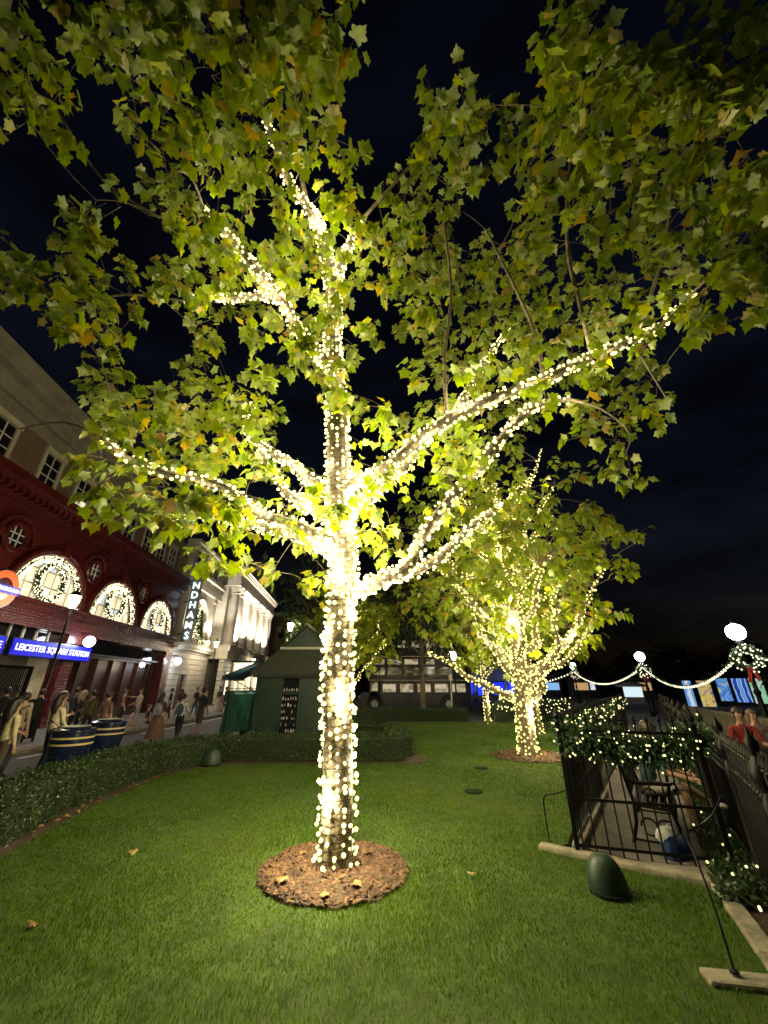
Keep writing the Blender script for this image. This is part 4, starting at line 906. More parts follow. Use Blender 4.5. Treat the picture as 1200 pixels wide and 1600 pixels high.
        g.build('glazing_bar', M['white'], w_)
    mb = MB(); mb.bx(0, U(end), .86, 1.2, 12.5, 13.1).bx(0, U(end), .7, 1.2, 13.1, 13.3).bx(0, U(end), .8, 1.2, 13.3, 13.95).bx(0, U(end), .3, 1.2, 13.95, 14.15).bx(0, U(end), .1, 1.3, 14.15, 14.4).bx(0, U(end), 0, 1.3, 14.4, 14.62); B('roof_cornice', mb, M['stone2'])
    return root
station()
for i, uc in enumerate((12.3, 17.75, 23.2, 28.7)):
    p = fac(uc, .02, 6.2); wreath(p, FAZ, .82, ['lit wreath in the arched window cut by the street lamp end of the station', 'lit wreath in the arched window above the station name sign', 'lit wreath in the middle arched window of the red station', 'lit wreath in the arched window next to the stone theatre'][i], 'lit wreaths in the station windows', 300, .033)
    root = empty('light_garland', fac(uc, .06, 5.3), FAZ, ['fairy-light garland edging the arch at the round station roundel', 'fairy-light garland edging the arch above the station name sign', 'fairy-light garland edging the middle station arch', 'fairy-light garland edging the station arch next to the theatre'][i], 'string lights', 'garlands round the station arches')
    n = 430; a = RNG.uniform(.0, np.pi, n); q = RNG.uniform(.84, .985, n)
    MB().tube([(2.1 * math.cos(t), 0, 2.0 * math.sin(t)) for t in [k * math.pi / 20 for k in range(21)]], .05, 5).build('wire', M['leafcore'], root)
    bulbs_obj(np.stack([2.24 * q * np.cos(a), RNG.uniform(-.1, .05, n), 2.12 * q * np.sin(a)], 1), .032, M['bulbw'], root)

def sign(u, z, w, h, text, label, out=.42, size=.36):
    root = empty('station_sign', fac(u, out, z), FAZ, label, 'sign')
    MB().bx(-w / 2, w / 2, 0, .16, -h / 2, h / 2).build('panel', M['signblue'], root)
    MB().bx(-w / 2 - .04, w / 2 + .04, .02, .2, -h / 2 - .04, h / 2 + .04).build('frame', M['navy'], root)
    t = text_obj('lettering', text, size, .012, M['signwhite'], root, space=1.08, bold=.004); t.rotation_euler = (R(90), 0, 0); t.location = (0, -.02, -.01)
    k = (w * .93) / max(t.dimensions.x, .01) if False else None
    xs = [v.co.x for v in t.data.vertices]; wd = max(xs) - min(xs); t.scale = (w * .93 / wd, 1, 1); islands(t, 'letter')
    for x in (-w * .35, w * .35): MB().bx(x - .03, x + .03, .16, .45, -.03, .03).build('bracket', M['iron'], root)
    return root
sign(18.95, 3.27, 5.15, .62, 'LEICESTER SQUARE STATION', 'long blue lit sign with white capitals over the station entrance')
sign(13.5, 3.27, 5.0, .62, 'LEICESTER SQUARE', 'blue lit sign panel butting the longer station sign', size=.36)
def roundel():
    root = empty('roundel_sign', fac(14.3, .95, 5.15), FAZ - R(0), 'round orange and blue lit station roundel sign on the red wall', 'sign'); root.scale = (.82,) * 3
    rt = Matrix.Rotation(R(90), 4, 'X')
    MB().lathe([(.88, 0), (.92, .04), (.92, .2), (.88, .24)], 32, (0, .26, 0), mat4=rt).build('case', M['navy'], root)
    MB().lathe([(.5, 0), (.82, 0), (.82, .02), (.5, .02), (.5, 0)], 32, (0, .0, 0), mat4=rt).build('ring', M['signorange'], root)
    MB().lathe([(.5, 0), (.5, .012)], 32, (0, .0, 0), mat4=rt).build('disc', M['redtile'], root)
    MB().bx(-.92, .92, -.05, .0, -.17, .17).build('bar', M['signblue'], root)
    t = text_obj('lettering', 'UNDERGROUND', .24, .01, M['signwhite'], root, bold=.006); t.rotation_euler = (R(90), 0, 0); t.location = (0, -.055, 0)
    xs = [v.co.x for v in t.data.vertices]; t.scale = (1.7 / (max(xs) - min(xs)), 1, 1); islands(t, 'letter')
    MB().bx(-.05, .05, .24, .95, -.05, .05).build('bracket', M['iron'], root)
roundel()

def theatre():
    U0 = 32.0; root = empty('theatre_building', fac(U0), FAZ, 'pale stone theatre with columns, pediment and glazed canopy, uplit at night', 'building')
    B = lambda name, mb, mt=M['stone'], par=None, sm=False: mb.build(name, mt, par or root, sm)
    # rusticated ground floor: courses with recessed joints
    def courses(x0, x1, y, z0, z1, h=.42, skip=None):
        z = z0
        while z < z1 - .05:
            mb = MB(); t = min(z + h, z1)
            spans = [(x0, x1)] if not (skip and z < skip[2]) else [(x0, skip[0]), (skip[1], x1)]
            for a, b in spans: mb.bx(a, b, y, y + .5, z + .02, t - .02)
            B('stone_course', mb); z = t
    B('rear_wall', MB().bx(.2, 32, .25, 9, 0, 13.2), M['stone2'])
    courses(.3, 8.6, -.1, .1, 4.5, skip=(2.3, 4.1, 2.6))
    mb = MB(); arch_wall(mb, 3.2, .9, .9, .72, .6, 2.6, 3.5, -.1, .35); B('door_arch', mb)
    dr = B('door', MB().bx(2.5, 3.9, .1, .16, 0, 3.0), M['reddark']); MB().ball((2.7, .06, 1.1), .05).build('handle', M['gold'], dr)
    mb = MB(); mb.bx(.1, 8.8, -.5, .3, 4.5, 4.7).bx(.1, 8.8, -.7, .3, 4.7, 4.95); B('balcony_cornice', mb)
    mb = MB(); arch_wall(mb, 4.3, 2.6, 2.6, 1.75, 1.75, 7.3, 10.0, -.05, .5); mb.bx(1.7, 2.55, -.05, .45, 4.95, 7.3).bx(6.05, 6.9, -.05, .45, 4.95, 7.3); B('arch_bay', mb)
    mb = MB(); mb.tube(half_arc(4.3, 7.3, 1.85, 1.85, -.12), .12, 7); B('arch_moulding', mb, sm=True)
    w_ = B('window', MB().bx(2.6, 6.0, .3, .36, 5.0, 9.0), M['reddark'])
    for x in (1.1, 7.5):
        mb = MB(); mb.bx(x - .42, x + .42, -.3, .3, 4.95, 5.4).bx(x - .34, x + .34, -.22, .3, 5.4, 9.3).bx(x - .45, x + .45, -.32, .3, 9.3, 9.8); B('pilaster', mb)
    mb = MB()
    for k in range(22): mb.lathe([(.06, 0), (.09, .15), (.05, .4), (.07, .55)], 6, (1.7 + k * .24, -.45, 4.95))
    mb.bx(1.6, 7, -.56, -.34, 5.5, 5.62); B('balustrade', mb)
    mb = MB(); mb.bx(.1, 9, -.35, .4, 9.8, 10.3).bx(.1, 9, -.2, .4, 10.3, 10.9).bx(.1, 9, -.6, .4, 10.9, 11.2); B('entablature', mb)
    mb = MB(); mb.bx(.2, 9, -.1, .5, 11.2, 13.0).bx(.1, 9, -.5, .5, 13.0, 13.3).bx(.0, 9, -.65, .5, 13.3, 13.6); B('attic', mb)
    for x in (1.6, 3.4, 5.2, 7.0):
        f = B('attic_window', MB().bx(x - .55, x + .55, -.2, -.08, 11.5, 12.8), M['stone2']); MB().bx(x - .4, x + .4, -.24, -.2, 11.6, 12.7).build('pane', M['glassdark'], f)
    # portico
    y = -1.5
    courses(9.3, 29.5, y, .1, 4.2)
    for k in range(6):
        x = 11 + k * 3.3
        d = B('portico_door', MB().bx(x - .7, x + .7, y - .06, y, 0, 3.0), M['reddark']); MB().bx(x - .5, x + .5, y - .09, y - .06, .9, 2.7).build('pane', M['pane_lit'], d)
        B('pier', MB().bx(x + 1.2, x + 2.1, y - .2, y, .05, 4.2))
    mb = MB(); mb.bx(9, 29.8, y - .45, .3, 4.95, 5.5).bx(9, 29.8, y - .3, .3, 4.2, 4.95); B('podium', mb)
    B('portico_wall', MB().bx(9.4, 29.4, y + .75, .3, 5.5, 12.0))
    cx = [10, 11.6, 15.2, 19.4, 23.6, 27.2, 28.8]
    prof = [(.62, 0), (.62, .2), (.52, .3), (.48, .45), (.46, 2.5), (.42, 5.0), (.4, 5.3), (.48, 5.4), (.42, 5.5), (.58, 5.9), (.62, 6.05), (.62, 6.15)]
    c0 = None
    for x in cx:
        if c0 is None: c0 = B('column', MB().lathe(prof, 20, (0, 0, 0)), sm=True); o = c0
        else: o = link('column', c0.data, root)
        o.location = (x, y + .1, 5.5)
    for a, b in ((10.8, .9), (17.2, 1.6), (21.4, 1.6), (13.3, 1.0), (25.4, 1.0)):
        f = B('portico_window', MB().bx(a - b / 2 - .15, a + b / 2 + .15, y + .62, y + .75, 6.6, 10.4), M['stone']); MB().bx(a - b / 2, a + b / 2, y + .58, y + .62, 6.8, 10.2).build('pane', M['glassdark'], f)
    mb = MB(); mb.bx(9.2, 29.6, y - .5, .3, 11.65, 12.2).bx(9.2, 29.6, y - .42, .3, 12.2, 13.2).bx(9, 29.8, y - .75, .3, 13.2, 13.4).bx(8.9, 29.9, y - .95, .3, 13.4, 13.7); B('entablature', mb)
    d0 = MB().bx(-.12, .12, y - .68, y - .4, 12.95, 13.2).build('dentil', M['stone'], root); d0.location.x = 9.5
    for k in range(1, 45): o = link('dentil', d0.data, root); o.location.x = 9.5 + k * .45
    mb = MB().prism([(12.5, 13.7), (26.3, 13.7), (19.4, 17.2)], y - .3, .3); B('pediment', mb)
    for s in (-1, 1):
        mb = MB(); a = math.atan2(3.5, 6.9); mb.box((19.4 + s * 3.55, y - .4, 15.6), (8.1, 1.1, .3), ry=s * a).box((19.4 + s * 3.6, y - .3, 15.35), (7.9, .8, .22), ry=s * a); B('raking_cornice', mb)
    B('roof', MB().prism([(9, 13.2), (30, 13.2), (24, 18.4), (15, 18.4)], 1.5, 9), M['roof'])
    for x in (10, 12, 26.8, 28.8, 19.4):
        z = 17.3 if x == 19.4 else 13.7
        B('urn', MB().lathe([(.18, 0), (.12, .3), (.4, .7), (.42, .95), (.2, 1.15), (.12, 1.5), (.02, 1.7)], 10, (x, y - .3, z)), sm=True)
    # canopy
    mb = MB(); mb.bx(12, 27, y - 3.2, y, 4.0, 4.12).bx(12, 27, y - 3.25, y - 3.15, 3.75, 4.3)
    for k in range(16): mb.bx(12 + k, 12.06 + k, y - 3.2, y, 4.12, 4.2)
    cn = B('canopy', mb, M['iron']); MB().bx(12.1, 26.9, y - 3.05, y - .1, 3.94, 3.99).build('soffit', M['pane_lit'], cn)
    for x in (12.3, 19.4, 26.7): MB().tube([(x, y - 3.0, 4.2), (x, y, 6.2)], .03, 5).build('tie_rod', M['iron'], cn)
    # uplighters the facade shows in use
    for i, x in enumerate((2.0, 6.6, 10.8, 13.4, 17.3, 21.5, 25.4)):
        yy = -.45 if x < 9 else y - .35
        f = B('uplighter', MB().bx(x - .12, x + .12, yy - .1, yy + .1, 5.5 if x > 9 else 4.95, 5.6 if x > 9 else 5.05), M['iron'])
        lamp_light('uplight', (x, yy - .3, 5.75 if x > 9 else 5.2), 4300 if x > 9 else 2300, (1, .9, .76), .08, f, spot=110, rot=(R(172), 0, 0))
    for x in (15, 19.4, 24): lamp_light('canopy_lamp', (x, y - 1.6, 3.7), 600, (1, .88, .68), .3, cn)
    lamp_light('bay_lamp', (4.3, -.25, 5.3), 160, (1, .82, .5), .1, w_)
    return root
theatre()
def theatre_lights():
    root = empty('light_garland', fac(44, 4.6, 0), FAZ, 'fairy-light garland along the theatre canopy and its corner post', 'string lights')
    n = 620; x = RNG.uniform(0, 15, n); P = np.stack([x, RNG.uniform(-.1, .1, n), 3.55 + RNG.normal(0, .1, n) - .25 * np.abs(np.sin(x * 1.2))], 1)
    bulbs_obj(P, .045, M['bulbw'], root)
    P2 = np.stack([RNG.normal(.3, .25, 200), RNG.uniform(-.2, .2, 200), RNG.uniform(.9, 3.6, 200)], 1); bulbs_obj(P2, .045, M['bulbw'], root)
    MB().tube([(0, 0, 3.6), (15, 0, 3.6)], .04, 5).build('wire', M['leafcore'], root)
    root = empty('lit_fir', fac(36.3, .1, 4.95), FAZ, 'lit decorated fir standing in the theatre arch balcony', 'tree')
    MB().tube([(0, 0, 0), (0, 0, 3.2)], [.08, .02], 6).build('trunk', M['bark2'], root)
    n = 1500; h = RNG.uniform(.2, 3.2, n); a = RNG.uniform(0, 6.28, n); r = 1.15 * (1 - h / 3.4) * RNG.random(n) ** .4; P = np.stack([r * np.cos(a), r * np.sin(a) * .5, h], 1)
    leaves_obj('foliage', P, np.stack([np.cos(a), np.sin(a), -.3 + 0 * a], 1), rnd_dir(n), RNG.uniform(.15, .3, n), RNG.random(n), M['needle'], root, QUADL)
    bulbs_obj(P[:420] * 1.06, .045, M['bulbw'], root)
    for x in (42.8, 49.2, 53.4):
        root = empty('light_garland', fac(x, .9, 6.8), FAZ, {42.8: 'hanging column of fairy lights by the near portico corner', 49.2: 'hanging column of fairy lights in the middle of the portico', 53.4: 'hanging column of fairy lights toward the far portico end'}[x], 'string lights', 'light columns on the theatre')
        MB().tube([(0, 0, 0), (0, 0, 3.4)], .08, 5).build('wire', M['leafcore'], root); n = 130
        bulbs_obj(np.stack([RNG.normal(0, .16, n), RNG.uniform(-.3, -.05, n), RNG.uniform(0, 3.4, n)], 1), .05, M['bulbw'], root)
theatre_lights()
def blade_sign():
    root = empty('blade_sign', fac(32.6, .2, 0), FAZ, 'tall vertical sign of glowing white letters between station and theatre', 'sign')
    MB().bx(.03, .1, -1.0, -.1, 5.0, 11.7).build('panel', M['stone2'], root)
    for z in (5.6, 8.2, 11): MB().bx(.04, .09, -.1, .25, z - .04, z + .04).build('bracket', M['iron'], root)
    for i, ch in enumerate('WYNDHAMS'):
        t = text_obj('letter', ch, .8, .03, M['letters'], root, bold=.004); t.rotation_euler = (R(90), 0, R(-90)); t.location = (-.02, -.55, 11.2 - i * .82)
blade_sign()
def far_building():
    root = empty('brick_building', (-20.5, 66, 0), R(4), 'plain brown brick building closing the street beyond the theatre', 'building')
    MB().bx(0, 14, 0, 10, 0, 12.4).build('wall', M['brick'], root)
    MB().bx(-.2, 14.2, -.3, 10, 12.4, 12.9).build('cornice', M['stone2'], root)
    MB().tube([(7.1, -.1, 0), (7.1, -.1, 12.3)], .09, 6).build('drainpipe', M['iron'], root)
    for k in range(6):
        for j in range(3):
            x = 1.3 + k * 2.2; z = 2.2 + j * 3.2; f = MB().bx(x - .6, x + .6, -.08, .02, z, z + 2).build('window', M['stone2'], root); MB().bx(x - .45, x + .45, -.12, -.08, z + .12, z + 1.88).build('pane', M['glassdark'], f)
far_building()
lamp_light('lobby_light', (0, 0, 0), 1, parent=None) if False else None

# globe wall lamps and street lamps on the left side
def wall_globe(u, out, z, label, cool=False, pw=60):
    root = empty('globe_lamp', fac(u, out, z), FAZ, label, 'lamp', 'opal globe lamps on the station front')
    MB().ball((0, 0, 0), .26, 16, 10).build('globe', M['globecool' if cool else 'globe'], root, True)
    MB().tube([(0, .0, .2), (0, .1, .4), (0, out + .2, .42)], .03, 6).build('bracket', M['iron'], root)
    lamp_light('glow', (0, -.32, -.05), pw, (.85, .92, 1) if cool else (1, .92, .8), .26, root)
wall_globe(20.6, .75, 3.85, 'opal globe lamp behind the end of the long station sign', True, 120)
wall_globe(31.9, .75, 3.5, 'opal globe lamp at the corner of station and theatre', True, 120)
def bracket_lamp():
    root = empty('wall_lamp', fac(27.4, .1, 3.05), FAZ, 'small warm wall lamp over the dark brown shop front', 'lamp')
    MB().ball((0, -.25, 0), .15, 12, 8).build('globe', M['lantern'], root, True); MB().tube([(0, .1, .15), (0, -.25, .17)], .02, 5).build('bracket', M['iron'], root)
    lamp_light('glow', (0, -.5, -.1), 30, (1, .7, .4), .15, root)
bracket_lamp()
def street_lamp(x, y, h, label, pw=150, col=(1, .86, .6), mt='lantern', s=1.0, group='lamps along the shopping street'):
    root = empty('street_lamp', (x, y, 0), 0, label, 'street lamp', group)
    MB().lathe([(.16 * s, 0), (.17 * s, .25), (.1 * s, .35), (.085 * s, 1.0), (.055 * s, 1.15), (.045 * s, h - .75), (.06 * s, h - .7), (.1 * s, h - .62)], 12).build('post', M['iron'], root, True)
    MB().lathe([(.11 * s, h - .6), (.22 * s, h - .12), (.2 * s, h - .1), (.02, h - .08)], 8).build('lantern', M[mt], root)
    MB().lathe([(.25 * s, h - .1), (.14 * s, h + .05), (.05, h + .1), (.03, h + .25)], 8).build('cap', M['iron'], root)
    lamp_light('glow', (0, 0, h - .95), pw * .5, col, .18, root); lamp_light('glow', (.32, 0, h - .3), pw * .5, col, .12, root)
    return root
street_lamp(-13.15, 16.4, 5.4, 'tall black lantern lamp on the pavement before the station sign', 400)
street_lamp(-15.6, 37.6, 5.6, 'black lantern lamp on the pavement before the theatre', 520)
street_lamp(-6.6, 28.0, 5.9, 'lantern lamp rising behind the kiosk roof', 160)
street_lamp(-15.9, 50.0, 4.8, 'lantern lamp by the far end of the theatre canopy', 100)
street_lamp(-17.4, 60.0, 5.2, 'lantern lamp before the plain brick building', 100)
street_lamp(4.5, 26.5, 3.9, 'lantern lamp standing in the tree beside the bus roof', 80)

# ------------------------------------------------------------------ kiosk, cart, bus
def kiosk():
    root = empty('kiosk', (-2.85, 15.6, 0), 0, 'dark green timber kiosk with hipped gablet roof and small chimney', 'kiosk')
    w, d, h = 1.48, 1.2, 2.2
    B = lambda n, mb, mt, p=None, sm=False: mb.build(n, mt, p or root, sm)
    B('wall', MB().bx(-w, w, -d, d, 0, h), M['kgreen'])
    mb = MB()
    for x0, x1 in ((-w, -.66), (.0, w)):
        for z0, z1 in ((.15, 1.02), (1.1, 1.5), (1.58, 2.1)):
            f = MB().bx(x0 + .1, x1 - .08, -d - .018, -d, z0, z1); B('panel', f, M['kgreen'])
    B('corner_post', MB().bx(-w - .03, -w + .09, -d - .04, -d + .05, 0, h), M['kgreen']); B('corner_post', MB().bx(w - .09, w + .03, -d - .04, -d + .05, 0, h), M['kgreen'])
    fr = B('window', MB().bx(-.64, -.6, -d - .05, -d, .3, 2.1).bx(-.04, 0.0, -d - .05, -d, .3, 2.1).bx(-.6, -.04, -d - .05, -d, .3, .36).bx(-.6, -.04, -d - .05, -d, 1.55, 1.6).bx(-.6, -.04, -d - .05, -d, 2.05, 2.1), M['kgreen'])
    MB().bx(-.6, -.04, -d - .008, -d - .003, .36, 2.05).build('pane', M['glassdark'], fr)
    for r_ in range(7):
        mb = MB()
        for k in range(6):
            if random.random() < .85: x = -.54 + k * .085 + random.uniform(-.015, .015); hh = random.uniform(.04, .11); z = .42 + r_ * .19 + (.08 if r_ > 5 else 0); mb.box((x, -d - .03, z + hh / 2), (random.uniform(.015, .04), .02, hh), ry=random.uniform(-.3, .3))
        if mb.v: mb.build('trinket_row', M['trinket'], fr)
    e = .22; H = 2.2; y0, y1 = -d - e, d + e; x0, x1 = -w - e, w + e
    B('eave', MB().bx(x0, x1, y0, y1, H - .04, H + .05).bx(x0 + .06, x1 - .06, y0 + .06, y1 - .06, H - .12, H - .04), M['kroof'])
    zt = 3.02; s = .42; a, b = x0 + .85, x1 - .85
    mb = MB().add([(x0, y0, H + .05), (x1, y0, H + .05), (x1, y1, H + .05), (x0, y1, H + .05), (a, y0 + s, zt), (b, y0 + s, zt), (b, y1 - s, zt), (a, y1 - s, zt)], [(0, 1, 5, 4), (1, 2, 6, 5), (2, 3, 7, 6), (3, 0, 4, 7), (4, 5, 6, 7)]); rf = B('roof', mb, M['kroof'])
    mb = MB().prism([(a, zt), (b, zt), (0, 3.78)], y0 + s + .12, y1 - s - .12); B('gable', mb, M['kgreen'])
    for sx in (-1, 1):
        L_ = math.hypot(b, .76); an = math.atan2(.76, b); mb = MB().box((sx * b / 2, 0, (zt + 3.78) / 2 + .05), (L_ + .12, y1 - y0 - 2 * s + .02, .05), ry=sx * an); B('roof_slope', mb, M['kroof'], rf)
    B('ridge_flashing', MB().bx(a - .02, b + .02, y0 + s - .05, y0 + s + .14, zt - .02, zt + .06), M['lead'], rf)
    B('ridge_cap', MB().bx(-.06, .06, y0 + s, y1 - s, 3.82, 3.9), M['lead'], rf)
    ch = B('chimney', MB().bx(.3, .78, .2, .7, 2.9, 4.2).bx(.26, .82, .16, .74, 4.2, 4.3), M['kroof'])
    aw = MB().add([(-w, -d, 2.62), (-w, d, 2.62), (-w - 1.25, d, 2.12), (-w - 1.25, -d, 2.12), (-w, -d, 2.57), (-w, d, 2.57), (-w - 1.25, d, 2.07), (-w - 1.25, -d, 2.07)], [(0, 1, 2, 3), (7, 6, 5, 4), (0, 3, 7, 4), (1, 5, 6, 2), (3, 2, 6, 7)]); A = B('awning', aw, M['awning'])
    MB().add([(-w - 1.25, -d, 2.12), (-w - 1.25, d, 2.12), (-w - 1.25, d, 1.98), (-w - 1.25, -d, 1.98)], [(0, 1, 2, 3)]).build('valance', M['awning'], A)
    lt = B('awning_lamp', MB().ball((-w - .2, -d + .15, 2.2), .07, 10, 6), M['globe']); lamp_light('glow', (-w - .4, -d + .3, 2.02), 10, (.9, .98, 1), .08, lt)
    B('awning_strut', MB().tube([(-w, -d + .1, 1.6), (-w - 1.15, -d + .1, 2.12)], .015, 5), M['iron'])
M['trinket'] = mat('tin_trinket', (.55, .52, .45), .35, var=.3)
kiosk()
def rack():
    root = empty('garment_rack', (-4.95, 15.2, 0), R(62), 'rail of green robes hung under the kiosk awning', 'garment rack')
    MB().tube([(-.75, 0, 0), (-.75, 0, 1.72), (.75, 0, 1.72), (.75, 0, 0)], .018, 6).tube([(-.75, -.25, .05), (-.75, .25, .05)], .018, 6).tube([(.75, -.25, .05), (.75, .25, .05)], .018, 6).build('frame', M['iron'], root)
    for k in range(15):
        x = -.66 + k * .094; mb = MB(); prev = None
        rows = [(1.66, .03), (1.6, .13), (1.52, .21), (1.2, .22), (.8, .25), (.42, .28)]
        vs = []; n = 10
        for z, hw in rows:
            for j in range(n):
                a = 2 * math.pi * j / n; wv = 1 + .18 * math.sin(3 * a + z * 5 + k)
                vs.append((x + .034 * math.cos(a) * wv + random.uniform(-.006, .006), hw * math.sin(a) * wv, z))
        fs = [(i * n + j, i * n + (j + 1) % n, (i + 1) * n + (j + 1) % n, (i + 1) * n + j) for i in range(len(rows) - 1) for j in range(n)]
        g = mb.add(vs, fs).build('robe', M['robe'], root, True)
        MB().tube([(x, -.2, 1.55), (x, 0, 1.66), (x, .2, 1.55)], .008, 4).tube([(x, 0, 1.66), (x, 0, 1.74)], .006, 4).build('hanger', M['white'], g)
rack()
def cart():
    root = empty('vending_cart', (-5.95, 17.6, 0), R(10), 'teal painted wheeled cart parked beside the robe rail', 'cart')
    MB().bx(-.45, .45, -.35, .35, .32, 1.15).build('body', M['cart'], root); MB().bx(-.5, .5, -.4, .4, 1.15, 1.2).build('top', M['white'], root); MB().bx(-.48, .48, -.38, .38, .26, .32).build('chassis', M['iron'], root)
    for x in (-.36, .36):
        for y in (-.36, .36):
            MB().lathe([(.06, -.04), (.15, -.04), (.15, .04), (.06, .04)], 14, (x, y, .15), mat4=Matrix.Rotation(R(90), 4, 'X')).build('wheel', M['tyre'], root, True)
cart()
def bus():
    root = empty('triple_deck_bus', (-1.9, 33.6, 0), 0, 'dark purple three-deck bus parked behind the far hedge', 'bus'); L_ = 8.8; dpt = 2.5
    B = lambda n, mb, mt, p=None, sm=False: mb.build(n, mt, p or root, sm)
    def shell(x0, x1, z0, z1, r=.25): return MB().prism([(x0 + r, z0), (x1 - r, z0), (x1, z0 + r), (x1, z1 - r), (x1 - r, z1), (x0 + r, z1), (x0, z1 - r), (x0, z0 + r)], 0, dpt)
    B('lower_deck', shell(1.5, L_, .35, 2.15, .12), M['bus']); B('bonnet', shell(.0, 1.5, .5, 1.3, .2), M['bus']); B('cab', shell(.75, 1.6, .5, 2.2, .15), M['bus'])
    B('middle_deck', shell(.55, L_ + .15, 2.2, 3.95, .3), M['bus']); B('upper_deck', shell(2.6, L_ - 1.4, 3.98, 5.55, .45), M['bus'])
    def wins(xs, z0, z1, w, lit):
        for x in xs:
            f = B('window', MB().bx(x, x + w, -.03, .0, z0, z1), M['iron']); MB().bx(x + .05, x + w - .05, -.05, -.03, z0 + .05, z1 - .05).build('pane', M['busglass_lit'] if random.random() < lit else M['busglass'], f)
    wins([1.75 + k * 1.38 for k in range(5)], 1.25, 1.95, 1.15, 1.0); wins([.85], 1.35, 2.05, .6, 0)
    wins([.8 + k * 1.36 for k in range(6)], 2.5, 3.2, 1.2, .0); wins([.8 + k * 1.36 for k in range(6)], 3.3, 3.8, 1.2, .6); wins([3.0 + k * 1.15 for k in range(4)], 4.6, 5.25, .95, .75)
    for x in (1.15, 7.0):
        rt = Matrix.Rotation(R(90), 4, 'X'); wh = B('wheel', MB().lathe([(.2, .02), (.48, 0), (.5, .06), (.5, .24), (.2, .25)], 22, (x, .2, .46), mat4=rt), M['tyre'], None, True); MB().lathe([(.02, -.02), (.26, -.02), (.28, .05)], 16, (x, -.03, .46), mat4=rt).build('rim', M['lead'], wh)
        B('wheel_arch', MB().tube([(x + .6 * math.cos(a), -.02, .46 + .6 * math.sin(a)) for a in [k * math.pi / 12 for k in range(13)]], .06, 6), M['bus'], None, True)
    for z in (2.17, 3.96): B('trim', MB().bx(.6, L_, -.02, .0, z - .03, z + .03), M['gold'])
    for y in (.35, 2.1): B('headlight', MB().ball((-.03, y, .95), .13, 10, 6), M['lead'], None, True)
    B('handrail', MB().tube([(L_ + .02, .1, .5), (L_ + .02, .1, 2.0)], .025, 6), M['lead'])
    B('interior', MB().bx(1.7, L_ - .2, .3, dpt - .2, 1.0, 1.15), M['cream'])
M['busglass_lit'] = emit('bus_window_glow', (1, .85, .6), .42)
def mottle(m, sc, lo):
    t = m.node_tree; b = t.nodes['Principled BSDF']; tcn = t.nodes.new('ShaderNodeTexCoord'); n = t.nodes.new('ShaderNodeTexNoise'); n.inputs['Scale'].default_value = sc; n.inputs['Detail'].default_value = 2
    r_ = t.nodes.new('ShaderNodeValToRGB'); c_ = b.inputs['Emission Color'].default_value; r_.color_ramp.elements[0].position = .42; r_.color_ramp.elements[1].position = .58
    r_.color_ramp.elements[0].color = tuple(x * lo for x in c_[:3]) + (1,); r_.color_ramp.elements[1].color = tuple(c_); t.links.new(tcn.outputs['Object'], n.inputs['Vector']); t.links.new(n.outputs['Fac'], r_.inputs[0]); t.links.new(r_.outputs[0], b.inputs['Emission Color'])
mottle(M['busglass_lit'], 2.2, .15); mottle(M['pane_lit'], .9, .72); mottle(M['pane_cool'], .9, .7)
M['busglass'] = mat('bus_window', (.02, .022, .028), .12, spec=.8)
bus()
def far_pole():
    o = MB().tube([(3.95, 24.9, -.1), (3.95, 24.9, 2.5)], .035, 6).box((3.95, 24.86, 2.25), (.2, .03, .3)).build('sign_pole', M['lead']); tag(o, 'thin grey pole in the far hedge before the bus', 'pole')
far_pole()

# ------------------------------------------------------------------ bins, dome fittings, small lawn things
def bin_(x, y, r, h, label):
    root = empty('litter_bin', (x, y, -.1), 0, label, 'bin', 'navy banded bins by the street hedge')
    MB().lathe([(r * .78, 0), (r * .8, .06), (r * .9, h * .5), (r * .98, h - .3), (r * .98, h - .02), (r * 1.03, h), (r * 1.03, h + .05), (r * .9, h + .07), (r * .6, h + .09), (r * .58, h + .04), (.02, h + .03)], 28).build('body', M['navy'], root, True)
    for z in (h - .1, h - .22): MB().lathe([(r * .965, z - .018), (r * 1.005, z - .018), (r * 1.005, z + .018), (r * .965, z + .018)], 28).build('band', M['gold'], root)
    MB().lathe([(r * .58, h + .085), (r * .7, h + .11), (r * .56, h + .115), (r * .5, h + .07)], 24).build('rim', M['lead'], root, True)
bin_(-6.85, 9.75, .4, 1.0, 'navy litter bin with two cream bands, the one behind the cream jacket')
bin_(-7.35, 11.7, .4, 1.0, 'navy banded litter bin beyond the first one along the hedge')
def dome(x, y, r, h, rz, tilt, label):
    root = empty('dome_fitting', (x, y, 0), rz, label, 'floodlight cover', 'green dome light covers on the lawn')
    mb = MB(); n = 22; k = 9; prof = []
    for i in range(k + 1):
        t = i / k; prof.append((r * (math.cos(t * math.pi / 2) ** .72) * (1 + .06 * math.sin(t * 3)), h * math.sin(t * math.pi / 2)))
    prof[-1] = (.01, h); mb.lathe(prof, n); sh = math.tan(tilt)
    mb.v = [(a + sh * c * .5, b * .86, c) for a, b, c in mb.v]; mb.build('shell', M['domegreen'], root, True)
    MB().tube([(-r * .1 + sh * h * .45 + r * .35 * math.cos(a), -r * .9 * math.cos(a * .5) * .62, h * (.25 + .62 * a / 1.2)) for a in [i * .15 for i in range(9)]], [.012] + [.02] * 7 + [.012], 6).build('seam', M['domegreen'], root, True)
    MB().lathe([(r * 1.02, -.01), (r * 1.02, .03), (r * .9, .04)], 22).build('base', M['iron'], root)
dome(2.2, 4.92, .185, .31, R(15), -.25, 'large rounded dark green light cover on the grass before the kerb')
dome(-4.35, 11.4, .24, .38, 0, 0, 'small green dome light cover at the corner of the long hedge')
